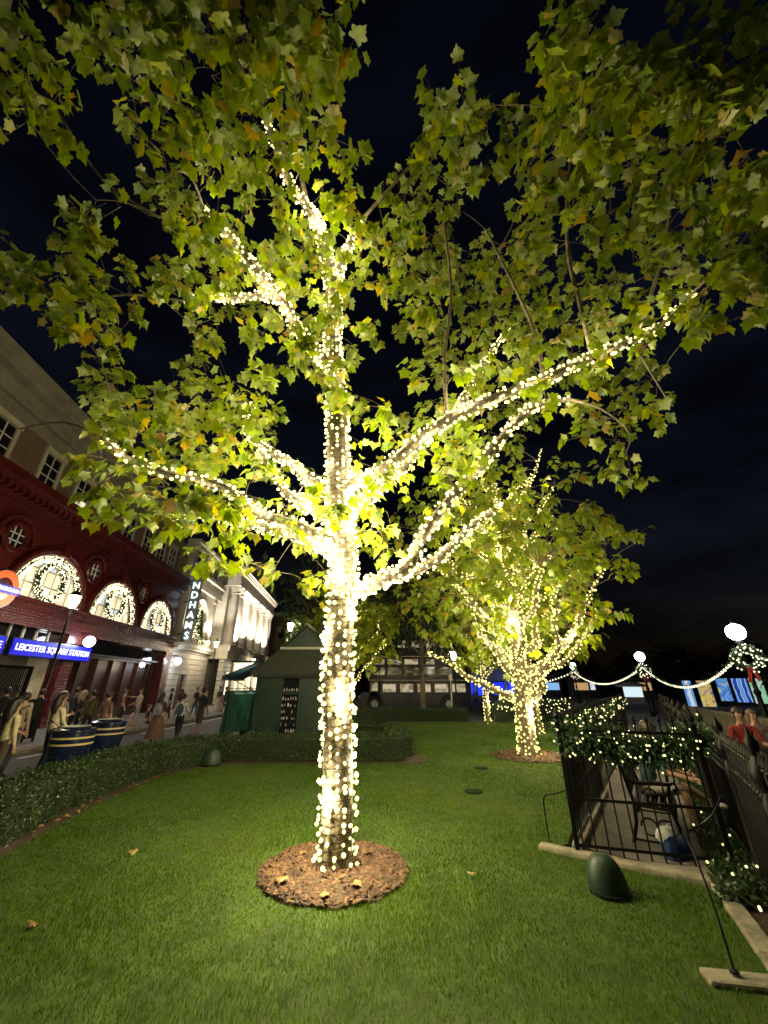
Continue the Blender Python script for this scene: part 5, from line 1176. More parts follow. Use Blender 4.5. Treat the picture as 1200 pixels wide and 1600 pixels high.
o = MB().lathe([(.17, -.01), (.17, .012), (.15, .016), (.02, .018)], 22, (1.69, 8.76, .012)).build('valve_cover', M['cover']); tag(o, 'flat round valve cover set in the open lawn', 'valve cover')
o = MB().lathe([(.16, -.01), (.16, .012), (.02, .016)], 18, (2.35, 11.0, .012)).build('valve_cover', M['cover']); tag(o, 'dark round cover in the lawn toward the second mulch bed', 'valve cover')
def hoop(pts, label, base_):
    q = smooth_path(np.array(pts, float), 6); root = empty('iron_stay', base_, 0, label, 'stay', 'curved iron stays bracing the fence')
    wp(MB().tube(q, .0085, 6).build('rod', M['iron'], root, True)); wp(MB().lathe([(.03, 0), (.03, .012), (.015, .02)], 10, base_).build('foot', M['iron'], root))
hoop([(2.14, 6.27, 0), (2.13, 6.27, .38), (2.15, 6.22, .5), (2.24, 6.05, .56), (2.33, 5.83, .66)], 'curved iron stay at the kerb end by the corner fence post', (2.14, 6.27, .0))
hoop([(2.4, 3.69, .05), (2.42, 3.75, .35), (2.44, 3.85, .62), (2.5, 3.98, .72), (2.68, 4.08, .75), (2.78, 4.02, .84), (2.82, 3.9, 1.0)], 'curved iron stay rising from the short kerb stub', (2.4, 3.69, .05))

# ------------------------------------------------------------------ fences, railing, garlands, bench
def spear(mb, x, y, z, s=1):
    mb.lathe([(.008 * s, 0), (.022 * s, .02), (.012 * s, .035), (.026 * s, .06), (.003, .13 * s)], 6, (x, y, z))
def fence(a, b, n, label, h=1.38, rails=(.1, .56, 1.3), post=(1, 1), group='black iron fences by the path', r=.0095):
    a, b = Vector((*a, 0)), Vector((*b, 0)); d = b - a; root = empty('iron_fence', a, math.atan2(d.y, d.x), label, 'fence', group); L_ = d.length
    for z in rails: MB().box((L_ / 2, 0, z), (L_, .016, .03)).build('rail', M['iron'], root)
    mb = MB().tube([(0, 0, 0.02), (0, 0, h)], r, 6); spear(mb, 0, 0, h); b0 = mb.build('bar', M['iron'], root, True)
    for i in range(n):
        o = b0 if i == 0 else link('bar', b0.data, root); o.location.x = L_ * (i + .5) / n
    for k, x in enumerate((0, L_)):
        if post[k]:
            mb = MB().box((x, 0, h / 2), (.05, .05, h)).lathe([(.02, 0), (.05, .02), (.02, .05), (.045, .09), (.03, .13), (.004, .19)], 8, (x, 0, h)); mb.build('post', M['iron'], root)
    return root
fence((2.31, 5.83), (3.78, 5.36), 11, 'black iron end fence across the bench bay, carrying the lit garland')
fence((2.31, 5.87), (3.98, 8.48), 24, 'black iron side fence behind the bench, running from the corner post', post=(0, 1))
fence((4.05, 8.6), (9.4, 16.9), 52, 'long black iron fence between lawn and path beyond the bench', post=(1, 1))
def side_board():
    o = MB().box((2.78, 6.62, .62), (1.7, .02, .62), math.atan2(2.61, 1.67)).build('fence_panel', M['iron']); return tag(o, 'black solid panel fixed behind the side fence by the bench', 'panel')
side_board()
def railing():
    az = math.atan2(math.cos(R(31)), math.sin(R(31))); root = empty('balustrade_railing', (2.53, 2.9, 0), az, 'ornate black iron railing with urn-topped posts beside the planted strip', 'railing'); L_ = 17.0
    sp = 1.66; npost = 11; x0 = .72
    MB().box((L_ / 2, 0, .96), (L_, .05, .035)).build('rail', M['iron'], root); MB().box((L_ / 2, 0, .14), (L_, .04, .03)).build('rail', M['iron'], root); MB().box((L_ / 2, 0, 1.1), (L_, .02, .02)).build('rail', M['iron'], root)
    mb = MB().tube([(0, 0, .03), (0, 0, 1.24)], .011, 6).ball((0, 0, 1.03), .032, 8, 6); spear(mb, 0, 0, 1.24, 1.1); b0 = mb.build('bar', M['iron'], root, True)
    pm = MB().lathe([(.07, 0), (.07, .12), (.045, .2), (.045, .9), (.06, .95), (.062, 1.02), (.035, 1.1), (.07, 1.18), (.082, 1.23), (.06, 1.28), (.025, 1.34), (.045, 1.4), (.048, 1.44), (.022, 1.48), (.008, 1.54)], 12).build('post', M['iron'], root, True); posts = []
    for k in range(npost):
        o = pm if k == 0 else link('post', pm.data, root); o.location.x = x0 + k * sp
        for s in (-1, 1):
            if k < 5: MB().tube([(x0 + k * sp + s * .08, 0, 1.2), (x0 + k * sp + s * .16, 0, 1.22), (x0 + k * sp + s * .2, 0, 1.12), (x0 + k * sp + s * .14, 0, 1.06)], .014, 5).build('scroll', M['iron'], root, True)
    i = 0; x = .1
    while x < L_:
        if min(abs(x - (x0 + k * sp)) for k in range(npost)) > .07:
            o = b0 if i == 0 else link('bar', b0.data, root); o.location.x = x; i += 1
        x += .12
railing()
def garland(path, r, n, nb, label, br=.012, droop=.0, bm_='bulbg', leaf=.07):
    q = smooth_path(np.array(path, float), 8); root = empty('lit_garland', tuple(path[0]), 0, label, 'garland', 'lit evergreen garlands on the fences')
    wp(MB().tube(q, r * .55, 8).build('stem', M['leafcore'], root))
    def pts(k, lo, hi):
        t = RNG.random(k); i = (t * (len(q) - 1)).astype(int); f = t * (len(q) - 1) - i; c_ = q[i] + (q[np.minimum(i + 1, len(q) - 1)] - q[i]) * f[:, None]
        v = rnd_dir(k); return c_ + v * (r * RNG.uniform(lo, hi, k) * (1 + .25 * np.sin(t * 40)))[:, None], v
    P, v = pts(n, .3, 1.0)
    wp(leaves_obj('foliage', P, v + rnd_dir(n) * .7 + np.array([0, 0, -.3]), rnd_dir(n), RNG.uniform(.6, 1.4, n) * leaf, RNG.random(n), M['needle'], root, (np.array([(-.1, 0), (.1, 0), (.06, .6), (0, 1), (-.06, .6)], float), np.array([(0, 1, 2), (0, 2, 4), (4, 2, 3)])), fold=(0, .2)))
    P, v = pts(nb, .95, 1.15); wp(bulbs_obj(P, br, M[bm_], root, shape=ICO1))
M['bulbg'] = emit('garland_bulb', (1, .9, .38), 2.4)
garland([(2.42, 5.86, 1.22), (2.8, 5.8, 1.15), (3.2, 5.7, 1.1), (3.55, 5.56, 1.12), (3.9, 5.46, 1.24)], .2, 6500, 130, 'thick evergreen garland with fairy lights along the end fence')
garland([(2.45, 6.15, 1.3), (3.2, 7.2, 1.28), (3.95, 8.4, 1.3)], .12, 2600, 90, 'evergreen garland with fairy lights on the side fence behind the bench')
garland([(4.1, 8.7, 1.25), (5.5, 10.9, 1.2), (7, 13.2, 1.25), (9.3, 16.8, 1.25)], .16, 3600, 200, 'long evergreen garland with fairy lights on the fence beyond the bench', .018, leaf=.09)
garland([(6.2, 24.0, .85), (8, 23.9, .8), (10.3, 23.6, .85)], .3, 1500, 150, 'fairy lights spread over the far hedge beyond the slim tree', .03, leaf=.1)
def strip_plants():
    n = 12000; t = RNG.random(n); s = RNG.uniform(-.5, .5, n); a = np.array([3.45, 4.75]); d = np.array([.53, .848]); nn = np.array([.848, -.53])
    w = .28; P = a + d * (t[:, None] ** 1.3 * 14 - .25) + nn * (s * w * 2)[:, None]
    P = np.concatenate([P, RNG.uniform(.02, .2, (n, 1)) * (1 - 1.2 * np.abs(s))[:, None]], 1)
    o = leaves_obj('ground_cover', P, rnd_dir(n) + np.array([0, 0, .8]), rnd_dir(n) + np.array([0, 0, 1]), RNG.uniform(.03, .065, n), np.clip(RNG.normal(.3, .2, n), 0, 1), M['hedge'], None, QUADL)
    tag(o, 'dark leafy ground cover between the path and the ornate railing', 'ground cover', kind='stuff')
    root = empty('string_lights', (3.45, 4.75, 0), 0, 'sparse fairy lights scattered in the ground cover along the railing', 'string lights'); k = 20; t = RNG.random(k)
    P = a + d * (t[:, None] * 12 - 1) + nn * RNG.uniform(-.35, .2, (k, 1)); P = np.concatenate([P, RNG.uniform(.15, .32, (k, 1))], 1); wp(bulbs_obj(P, .012, M['bulbg'], root, shape=ICO1))
    wp(MB().tube([(p[0], p[1], .16) for p in sorted(P.tolist(), key=lambda q: q[1])], .003, 3).build('wire', M['wire'], root))
strip_plants()
BX, BY, BA = 3.28, 6.16, math.atan2(2.61, 1.67)     # bench origin and the direction it runs
def bench():
    root = empty('park_bench', (BX, BY, 0), BA, 'black park bench with scrolled cast-iron ends inside the fenced bay', 'bench')   # local x along bench, -y is the sitter's front
    L_ = 1.5
    for k in range(5): MB().box((L_ / 2, -.42 + k * .095, .44), (L_, .075, .028)).build('seat_slat', M['iron'], root)
    for k in range(5): MB().box((L_ / 2, .02 + .02 * k, .56 + k * .1), (L_, .024, .078), rx=-.18).build('back_slat', M['iron'], root)
    for x in (0, L_):
        mb = MB().tube([(x, -.4, 0), (x, -.44, .22), (x, -.4, .42), (x, -.42, .6), (x, -.44, .68), (x, -.5, .7), (x, -.52, .64), (x, -.47, .61)], .022, 7).tube([(x, -.44, .68), (x, -.1, .66), (x, .05, .68)], .02, 7).tube([(x, .1, 0), (x, .02, .22), (x, .0, .44), (x, .06, .8), (x, .14, 1.06)], .022, 7).tube([(x, -.4, .4), (x, .02, .42)], .02, 6)
        for c_, rr in (((-.3, .2), .09), ((-.12, .2), .09), ((-.2, .54), .075)): mb.tube([(x, c_[0] + rr * math.cos(a), c_[1] + rr * math.sin(a)) for a in [i * math.pi / 7 for i in range(13)]], .012, 5)
        mb.tube([(x, -.42, .05), (x, .08, .05)], .014, 5); mb.build('end_frame', M['iron'], root, True)
bench()

# ------------------------------------------------------------------ promenade lamps, swags, far things on the right
def prom_lamp(x, y, h, label, r, mt, pw, col):
    root = empty('globe_street_lamp', (x, y, -.1), 0, label, 'street lamp', 'globe lamps along the promenade')
    MB().lathe([(.22, 0), (.24, .3), (.15, .4), (.17, .9), (.09, 1.05), (.075, 1.6), (.12, 1.7), (.07, 1.8), (.055, h - .75), (.1, h - .68), (.06, h - .55), (.13, h - r - .08), (.1, h - r - .02)], 14).build('post', M['iron'], root, True)
    MB().ball((0, 0, h), r, 18, 12).build('globe', M[mt], root, True)
    mb = MB().tube([(r * 1.03 * math.cos(a), r * 1.03 * math.sin(a), h) for a in [i * math.pi / 10 for i in range(21)]], .012, 4)
    for t in (0, math.pi / 2): mb.tube([(r * 1.03 * math.cos(a) * math.cos(t), r * 1.03 * math.cos(a) * math.sin(t), h + r * 1.03 * math.sin(a)) for a in [i * math.pi / 10 for i in range(21)]], .012, 4)
    mb.lathe([(.06, h + r), (.08, h + r + .05), (.03, h + r + .1), (.02, h + r + .18)], 8); mb.build('cage', M['iron'], root)
    lamp_light('glow', (0, 0, h - r - .35), pw * .5, col, .2, root); lamp_light('glow', (-r - .25, 0, h), pw * .5, col, .15, root)
PL = [(13.2, 15.0, 3.75), (18.1, 29.0, 3.75), (22.6, 49.5, 4.0), (18.2, 80, 4.2)]
prom_lamp(*PL[0], 'large globe lamp with a bright warm glow over the railing', .3, 'globe', 150, (1, .9, .72))
prom_lamp(*PL[1], 'globe lamp with cool light, next along the swagged lights', .32, 'globecool', 150, (.85, .92, 1))
prom_lamp(*PL[2], 'globe lamp third along the swagged lights', .34, 'globecool', 90, (.85, .92, 1))
prom_lamp(*PL[3], 'farthest globe lamp by the blue-lit stage', .4, 'globecool', 90, (.85, .92, 1))
for (x, y, h), s, lb in zip(PL, (.34, .34, .4, .4), ('lit wreath with red bow on the warm globe lamp', 'lit wreath on the cool globe lamp next along', 'lit wreath on the third globe lamp', 'lit wreath on the farthest globe lamp')):
    an = math.atan2(y, x) - math.pi / 2; w_ = wreath((x - .12 * x / y, y - .2, h - 1.05), an, s, lb, 'lit wreaths on the promenade lamps', 46, .032, 'bulbs', .14, 1.0)
    MB().ball((0, -.12, -s - .02), (.12, .08, .1), 8, 6).box((-.09, -.14, -s - .25), (.1, .03, .4), ry=.25).box((.1, -.14, -s - .22), (.1, .03, .36), ry=-.2).build('bow', cmat((.35, .01, .015), .5), w_)
def swag(a, b, sag, label, sp=.19, br=.05):
    a, b = np.array(a), np.array(b); L_ = np.linalg.norm(b - a); n = int(L_ / sp); root = empty('light_swag', tuple(a), 0, label, 'string lights', 'swags of lights between the promenade lamps')
    q = np.array([a + (b - a) * t - np.array([0, 0, sag * 4 * t * (1 - t)]) for t in np.linspace(0, 1, n + 1)])
    wp(MB().tube(q[::2], .018, 5, caps=False).build('cable', M['wire'], root)); wp(bulbs_obj(q - np.array([0, 0, .03]), br, M['bulbs'], root, shape=ICO1))
    k = len(q) * 8; i = RNG.integers(0, len(q), k); wp(leaves_obj('foliage', q[i] + RNG.normal(0, .05, (k, 3)), rnd_dir(k), rnd_dir(k), np.full(k, .1), RNG.random(k), M['needle'], root, QUADL))
tops = [np.array([x, y, h - .75]) for x, y, h in PL]
swag(tops[0], tops[1], 1.25, 'swag of bulbs from the warm globe lamp to the next', .28, .06); swag(tops[1], tops[2], 1.2, 'swag of bulbs between the second and third globe lamps', .45, .075); swag(tops[2], tops[3], 1.6, 'swag of bulbs between the third and farthest globe lamps', .7, .1)
swag(tops[0], np.array([10.5, 5.5, 3.0]), .8, 'swag of bulbs running from the warm globe lamp toward the bench bay side', .25, .04)
prom_lamp(10.5, 5.5, 3.75, 'globe lamp at the near end of the swagged lights, past the ornate railing', .3, 'globe', 60, (1, .9, .72))
def parapet():
    o = MB().tube([(16.6, 24.5, .5), (16.0, 22.8, .5), (12.9, 14.9, .5), (11.2, 10.5, .5)], .01, 4); mb = MB()
    for a, b in zip([(17.6, 27), (16.0, 22.8), (12.7, 14.6)], [(16.0, 22.8), (12.7, 14.6), (10.6, 9.5)]):
        a, b = Vector((*a, 0)), Vector((*b, 0)); d = b - a; m = (a + b) / 2; mb.box((m.x, m.y, .3), (d.length, .35, .8), math.atan2(d.y, d.x)).box((m.x, m.y, .75), (d.length + .02, .5, .12), math.atan2(d.y, d.x))
    q = mb.build('parapet_wall', M['concrete']); tag(q, 'low pale stone parapet wall beyond the ornate railing', 'wall')
parapet()
def banner(x, y, w, h, z, cols, label, rz, pat):
    root = empty('display_banner', (x, y, -.1), rz, label, 'banner', 'tall coloured banners across the water')
    MB().bx(-w / 2 - .05, -w / 2, -.05, .05, 0, z + h + .2).bx(w / 2, w / 2 + .05, -.05, .05, 0, z + h + .2).build('frame', M['iron'], root)
    m, t, b = base('banner_print'); tcn = t.nodes.new('ShaderNodeTexCoord'); n = t.nodes.new('ShaderNodeTexNoise' if pat else 'ShaderNodeTexWave'); n.inputs['Scale'].default_value = 1.1 if pat else .5
    if pat: n.inputs['Distortion'].default_value = 2
    else: n.inputs['Distortion'].default_value = 6
    t.links.new(tcn.outputs['Object'], n.inputs['Vector']); r_ = t.nodes.new('ShaderNodeValToRGB'); els = r_.color_ramp.elements
    while len(els) < len(cols): els.new(.5)
    for i, (e, c_) in enumerate(zip(els, cols)): e.position = .3 + .4 * i / max(1, len(cols) - 1); e.color = (*c_, 1)
    t.links.new(n.outputs['Fac' if pat else 'Color'], r_.inputs[0]); t.links.new(r_.outputs[0], b.inputs['Base Color']); t.links.new(r_.outputs[0], b.inputs['Emission Color']); b.inputs['Emission Strength'].default_value = .75
    MB().bx(-w / 2, w / 2, -.02, .02, z, z + h).build('cloth', m, root)
BL, YE, GR, RE, WH, SK = (.01, .06, .45), (.85, .6, .03), (.12, .55, .2), (.7, .01, .05), (.7, .75, .85), (.12, .35, .8)
for i, (x, w, h, z, cols, lb, pt) in enumerate(((30.2, 1.0, 2.3, .0, [WH, SK], 'narrow white and blue backlit banner at the end of the banner row', 0), (31.6, 1.5, 2.3, .0, [BL, YE, SK], 'backlit blue banner with a yellow figure shape', 1), (33.2, 1.3, 2.0, .5, [BL, SK, YE], 'deep blue backlit banner with a small yellow patch', 1), (34.6, 1.6, 2.1, .4, [SK, WH, BL], 'pale sky-blue swirling backlit banner', 0), (35.9, 1.4, 2.2, .3, [GR, WH], 'pale green backlit banner', 1), (38.4, 1.8, 2.0, .5, [YE, (.8, .75, .1), GR], 'yellow backlit banner behind the palm', 1), (40.2, 1.3, 2.2, .4, [RE, (.5, 0, .1)], 'crimson backlit banner next to the warm globe lamp', 1), (42.2, 1.6, 2.0, .3, [(.5, .15, .02), YE, SK], 'orange and blue backlit banner past the crimson one', 1))):
    banner(x, 42 - i * .35, w * .72, h, z, cols, lb, R(-30), pt)
def palm(x, y, h, label):
    root = empty('palm_tree', (x, y, -.1), 0, label, 'tree', 'palms by the banners'); MB().tube([(0, 0, 0), (.05, 0, h * .5), (0, 0, h)], [.16, .12, .11], 8).build('trunk', M['bark'], root, True); mb = MB()
    for k in range(22):
        az = k * 2.4; el = random.uniform(-.3, 1.1); L_ = random.uniform(1.0, 1.4); d = Vector((math.cos(az), math.sin(az), 0)); sd = Vector((-d.y, d.x, 0)); prev = None
        for i in range(7):
            t = i / 6; p = Vector((0, 0, h)) + d * L_ * t * math.cos(el) + Vector((0, 0, L_ * (math.sin(el) * t - .7 * t * t)))
            if i: mb.add([prev - sd * .02, prev + sd * .02, p + sd * .25 * math.sin(t * 3.1) + Vector((0, 0, -.12)), p, p - sd * .25 * math.sin(t * 3.1) + Vector((0, 0, -.12))], [(0, 1, 2, 3), (0, 3, 4)])
            prev = p
    o = mb.build('crown', M['leafcore2'], root, fix=False)
M['leafcore2'] = mat('palm_frond', (.08, .11, .02), .6, var=.3)
palm(36.6, 39.6, 2.6, 'short palm between the green and yellow banners'); palm(40.9, 39, 2.4, 'short palm beside the crimson banner')
lamp_light('palm_uplight', (36.4, 39.2, .3), 60, (1, .85, .5), .1, None) if False else None
def booth(x, y, w, h, label, mt):
    root = empty('market_booth', (x, y, -.1), R(-25), label, 'booth', 'lit booths across the water'); MB().bx(-w / 2, w / 2, 0, 2, 0, .55).build('counter', M['stone2'], root); MB().bx(-w / 2 + .1, w / 2 - .1, .5, .6, .55, h - .3).build('lit_front', mt, root); MB().lathe([(w * .85, h - .3), (w * .8, h - .1), (w * .3, h + .2), (.05, h + .3)], 16, (0, .8, 0)).build('roof', M['lead'], root)
    for s in (-1, 1): MB().bx(s * w / 2 - .05, s * w / 2 + .05, -.05, .05, 0, h - .3).build('post', M['iron'], root)
booth(30.6, 52, 2.2, 2.0, 'small round-roofed booth with a bright white front across the water', emit('booth_front', (.75, .95, 1), .9))
def stage():
    root = empty('stage_building', (10.5, 62, -.1), 0, 'low dark building washed with blue light behind the trees', 'building'); MB().bx(0, 10, 0, 6, 0, 5.2).build('wall', M['stone2'], root); MB().bx(-.2, 10.2, -.2, 6, 5.2, 5.5).build('roof', M['roof'], root)
    for k in range(4):
        f = MB().bx(.8 + k * 2.3, 2.6 + k * 2.3, -.1, 0, .4, 2.4).build('opening', M['iron'], root); MB().bx(.9 + k * 2.3, 2.5 + k * 2.3, -.13, -.1, .5, 2.3).build('screen', emit('blue_screen', (.02, .06, 1), 1.0 if k % 2 else .5), f)
    for x in (2.5, 7.5):
        f = MB().bx(x - .15, x + .15, -1.6, -1.3, 0, .2).build('floodlight', M['iron'], root); lamp_light('blue_wash', (x, -1.6, .5), 260, (.12, .18, 1), .2, f, spot=100, rot=(R(150), 0, 0))
stage()
def far_stall(x, y, k):
    root = empty('far_stall', (x, y, -.1), 0, ['far stall with a bright white lit window', 'far stall with a bluish lit window', 'far stall with a dim warm lit window'][k % 3] + [' left of the swag dip', ' under the swag', ' by the dark trees', ' beside the round-roofed booth', ' behind the garland fence', ' near the blue-lit building'][k // 3 % 6], 'stall', 'far stalls across the water')
    w = 2.6; MB().bx(-w / 2, w / 2, 0, 1.6, 0, 2.6).build('wall', M['roof'], root); MB().prism([(-w / 2 - .3, 2.6), (w / 2 + .3, 2.6), (0, 3.4)], -.3, 1.8).build('roof', M['roof'], root); MB().bx(-w / 2 + .3, w / 2 - .3, -.06, 0, 1.2, 2.2).build('window', [M['pane_cool'], emit('stall_blue', (.3, .6, 1), .8), emit('stall_warm', (1, .6, .25), .5)][k % 3], root)
FSL = ['far stall with a bright white lit window under the second swag', 'far stall with a bluish lit window under the second swag', 'far stall with a dim warm window under the second swag', 'far stall with a bright white window behind the garland fence', 'far stall with a blue window near the blue-lit building', 'far stall with a warm window beside the round-roofed booth']
for k, (x, y) in enumerate(((22.5, 66), (26, 65), (29.5, 63), (32, 66), (20.5, 70), (37, 60))):
    far_stall(x, y, k)
    bpy.data.objects[[o.name for o in COL.objects if o.name.startswith('far_stall')][-1]]['label'] = FSL[k]
def far_tree(x, y, h, r, k):
    root = empty('far_tree', (x, y, -.1), 0, 'dark tree silhouette on the skyline across the water', 'tree', 'dark trees on the far skyline'); MB().tube([(0, 0, 0), (.1, 0, h * .7)], [.3, .1], 7).build('trunk', M['bark2'], root); n = 900
    v = rnd_dir(n) * RNG.random((n, 1)) ** .35; wig = 1 + .25 * np.sin(5 * v[:, :1] + k) * np.sin(4 * v[:, 2:] + k); P = v * wig * np.array([r, r, h * .42]) + np.array([0, 0, h * .6])
    leaves_obj('crown', P, rnd_dir(n), rnd_dir(n), RNG.uniform(.6, 1.2, n) * r * .24, RNG.random(n), M['leafdark'], root, QUADL)
for k in range(16): far_tree(14 + k * 4.4 + random.uniform(-1, 1), 92 - k * 2.2 + random.uniform(-5, 5), random.uniform(6.0, 9.0), random.uniform(2.6, 3.8), k)
for k in range(3): far_tree(-30 + k * 9, 105 + 4 * k, 8 + k, 4, k + 20)

# ------------------------------------------------------------------ people
def person(label, loc, rz, h=1.7, top=(.1, .1, .1), bottom=(.03, .03, .04), hair=(.02, .012, .008), shoes=(.05, .05, .05), skin=(.42, .25, .17), legs=(8, -8), knees=(3, 6), arms=((0, 8, 15), (0, 8, 15)), sleeve=0, short=0, long_hair=False, cap=None, lean=0, sit=False, skirt=None, bag=None, strap=None, hood=0, cross=False, seatz=.46, hair_vis=True, head_turn=0):
    s = h / 1.72; root = empty('person', loc, rz, label, 'person', 'people out for the evening')
    J = {}; V = Vector
    J['pel'] = V((0, 0, .94)); 
    def rotx(v, a): return Matrix.Rotation(R(a), 3, 'X') @ v
    up = lambda z, y=0, x=0: J['pel'] + rotx(V((x, y, z)), -lean)
    J['bel'] = up(.16, .01); J['che'] = up(.36, .0); J['nkb'] = up(.53, -.01); J['nk'] = up(.6, .01); J['jaw'] = up(.645, .035); J['hd'] = up(.70, .02); J['cr'] = up(.775, .01)
    for k, sd in (('l', -1), ('r', 1)):
        i = 0 if k == 'l' else 1
        J['hip' + k] = J['pel'] + V((sd * .095, 0, -.05))
        if sit:
            J['kn' + k] = J['hip' + k] + V((sd * .04, .42, .02 if not (cross and k == 'r') else .12)); J['an' + k] = J['kn' + k] + (V((sd * .02, .02, -.42)) if not (cross and k == 'r') else V((-.24, .25, -.2))); J['to' + k] = J['an' + k] + V((sd * .02, .17, -.05 if not (cross and k == 'r') else -.02))
        else:
            th = rotx(V((sd * .015, 0, -.42)), legs[i]); J['kn' + k] = J['hip' + k] + th; sh = rotx(V((0, -.01, -.4)), legs[i] - knees[i]); J['an' + k] = J['kn' + k] + sh; J['to' + k] = J['an' + k] + rotx(V((sd * .025, .17, -.055)), min(0, legs[i] - knees[i]) * .6)
        J['sh' + k] = up(.47, 0, sd * .175); fl, ab, el = arms[i]
        ua = rotx(Matrix.Rotation(R(-sd * ab), 3, 'Y') @ V((0, 0, -.29)), fl); fa = rotx(Matrix.Rotation(R(-sd * ab * .6), 3, 'Y') @ V((0, .0, -.25)), fl + el)
        J['el' + k] = J['sh' + k] + ua; J['wr' + k] = J['el' + k] + fa; J['hn' + k] = J['wr' + k] + fa.normalized() * .07
    mn = min(J['tol'].z, J['tor'].z, J['anl'].z - .07, J['anr'].z - .07)
    off = V((0, 0, (-mn + .012) if not sit else seatz / s - .86 + .02 - 0))
    for k in J: J[k] = (J[k] + off) * s
    rad = {'pel': (.155, .115), 'bel': (.14, .105), 'che': (.165, .115), 'nkb': (.085, .075), 'nk': (.052, .055), 'jaw': (.062, .072), 'hd': (.08, .098), 'cr': (.06, .072)}
    for k in 'lr': rad.update({'hip' + k: (.088, .092), 'kn' + k: (.056, .058), 'an' + k: (.038, .042), 'to' + k: (.04, .028), 'sh' + k: (.068, .062), 'el' + k: (.043, .043), 'wr' + k: (.028, .03), 'hn' + k: (.034, .02)})
    E = [('pel', 'bel', 't'), ('bel', 'che', 't'), ('che', 'nkb', 't'), ('nkb', 'nk', 's'), ('nk', 'jaw', 's'), ('jaw', 'hd', 's'), ('hd', 'cr', 's')]
    for k in 'lr': E += [('pel', 'hip' + k, 'b'), ('hip' + k, 'kn' + k, 'b'), ('kn' + k, 'an' + k, 's' if short else 'b'), ('an' + k, 'to' + k, 'f'), ('che', 'sh' + k, 't'), ('sh' + k, 'el' + k, 't'), ('el' + k, 'wr' + k, 't' if sleeve else 's'), ('wr' + k, 'hn' + k, 's')]
    names = list(J); me = bpy.data.meshes.new('body'); me.from_pydata([J[k][:] for k in names], [(names.index(a), names.index(b)) for a, b, _ in E], [])
    tmp = bpy.data.objects.new('tmp', me); COL.objects.link(tmp); sk = tmp.modifiers.new('skin', 'SKIN'); sk.use_smooth_shade = True; sk.branch_smoothing = .4
    for i, k in enumerate(names):
        v = me.skin_vertices[0].data[i]; v.radius = (rad[k][0] * s, rad[k][1] * s); v.use_root = (k == 'pel')
    sb = tmp.modifiers.new('sub', 'SUBSURF'); sb.levels = 1; sb.render_levels = 1
    dg = bpy.context.evaluated_depsgraph_get(); body = bpy.data.meshes.new_from_object(tmp.evaluated_get(dg)); bpy.data.objects.remove(tmp)
    bm = bmesh.new(); bm.from_mesh(body); body.materials.clear()
    seg = [(J[a], J[b], c_) for a, b, c_ in E]
    mats = [cmat(top), cmat(bottom), cmat(skin, .6, .08), cmat(shoes, .6)]
    for f in bm.faces:
        p = f.calc_center_median(); best = None
        for a, b, c_ in seg:
            ab = b - a; t = max(0, min(1, (p - a).dot(ab) / max(ab.length_squared, 1e-9))); d = (p - a - ab * t).length
            if best is None or d < best[0]: best = (d, c_, t)
        f.material_index = {'t': 0, 'b': 1, 's': 2, 'f': 3}[best[1]]; f.smooth = True
    # fingers and face
    x = MB()
    for k, sd in (('l', -1), ('r', 1)):
        d = (J['hn' + k] - J['wr' + k]).normalized(); sdv = d.cross(V((1, 0, 0))); sdv = sdv.normalized() if sdv.length > .1 else V((0, 1, 0)); pn = d.cross(sdv)
        for q, (o_, ln) in enumerate(((-.024, .062), (-.008, .075), (.008, .07), (.024, .055))):
            p0 = J['hn' + k] + sdv * o_ * s; x.tube([p0, p0 + d * ln * .5 * s + pn * .004, p0 + d * ln * .85 * s - pn * sd * .014], [.009 * s, .008 * s, .006 * s], 5)
        p0 = J['wr' + k] + d * .035 * s - sdv * .026 * s; x.tube([p0, p0 - sdv * .028 * s + d * .02 * s, p0 - sdv * .034 * s + d * .05 * s], [.011 * s, .01 * s, .008 * s], 5)
    hc = J['hd']; fw = rotx(V((0, 1, 0)), -lean); uz = rotx(V((0, 0, 1)), -lean)
    P = lambda a, b, c_: hc + V((1, 0, 0)) * a * s + fw * b * s + uz * c_ * s
    x.tube([P(0, .085, .015), P(0, .112, -.018), P(0, .09, -.026)], [.008 * s, .014 * s, .008 * s], 6); x.tube([P(-.024, .083, -.05), P(0, .092, -.05), P(.024, .083, -.05)], .006 * s, 5)
    for sd in (-1, 1): x.ball(P(sd * .03, .082, .012), .011 * s, 6, 5); x.ball(P(sd * .083, -.005, -.01), (.01 * s, .018 * s, .03 * s), 6, 5)
    for v_ in [x]:
        vs = [bm.verts.new(p) for p in x.v]
        for f in x.f:
            try: nf = bm.faces.new([vs[i] for i in f]); nf.material_index = 2; nf.smooth = True
            except ValueError: pass
    bmesh.ops.recalc_face_normals(bm, faces=bm.faces)
    bm.to_mesh(body); bm.free()
    for m_ in mats: body.materials.append(m_)
    link('body', body, root)
    hb = MB(); Q = []
    hb.ball((0, 0, 0), (.098, .112, .105), 14, 9); hb.v = [tuple(P(a, b - .018, c_ + .03)) for a, b, c_ in hb.v if True]
    keep = []
    for f in hb.f:
        c0 = sum((V(hb.v[i]) for i in f), V()) / len(f) - hc
        if not (c0.dot(fw) > .03 * s and c0.dot(uz) < .06 * s): keep.append(f)
    hb.f = keep; hb.m = [0] * len(keep)
    if long_hair: hb.tube([P(0, -.06, .05), P(0, -.09, -.06), P(0, -.1, -.2), P(0, -.1, -.34)], [.08 * s, .1 * s, .105 * s, .06 * s], 9)
    hb.build('hair', cmat(hair, .5), root, True)
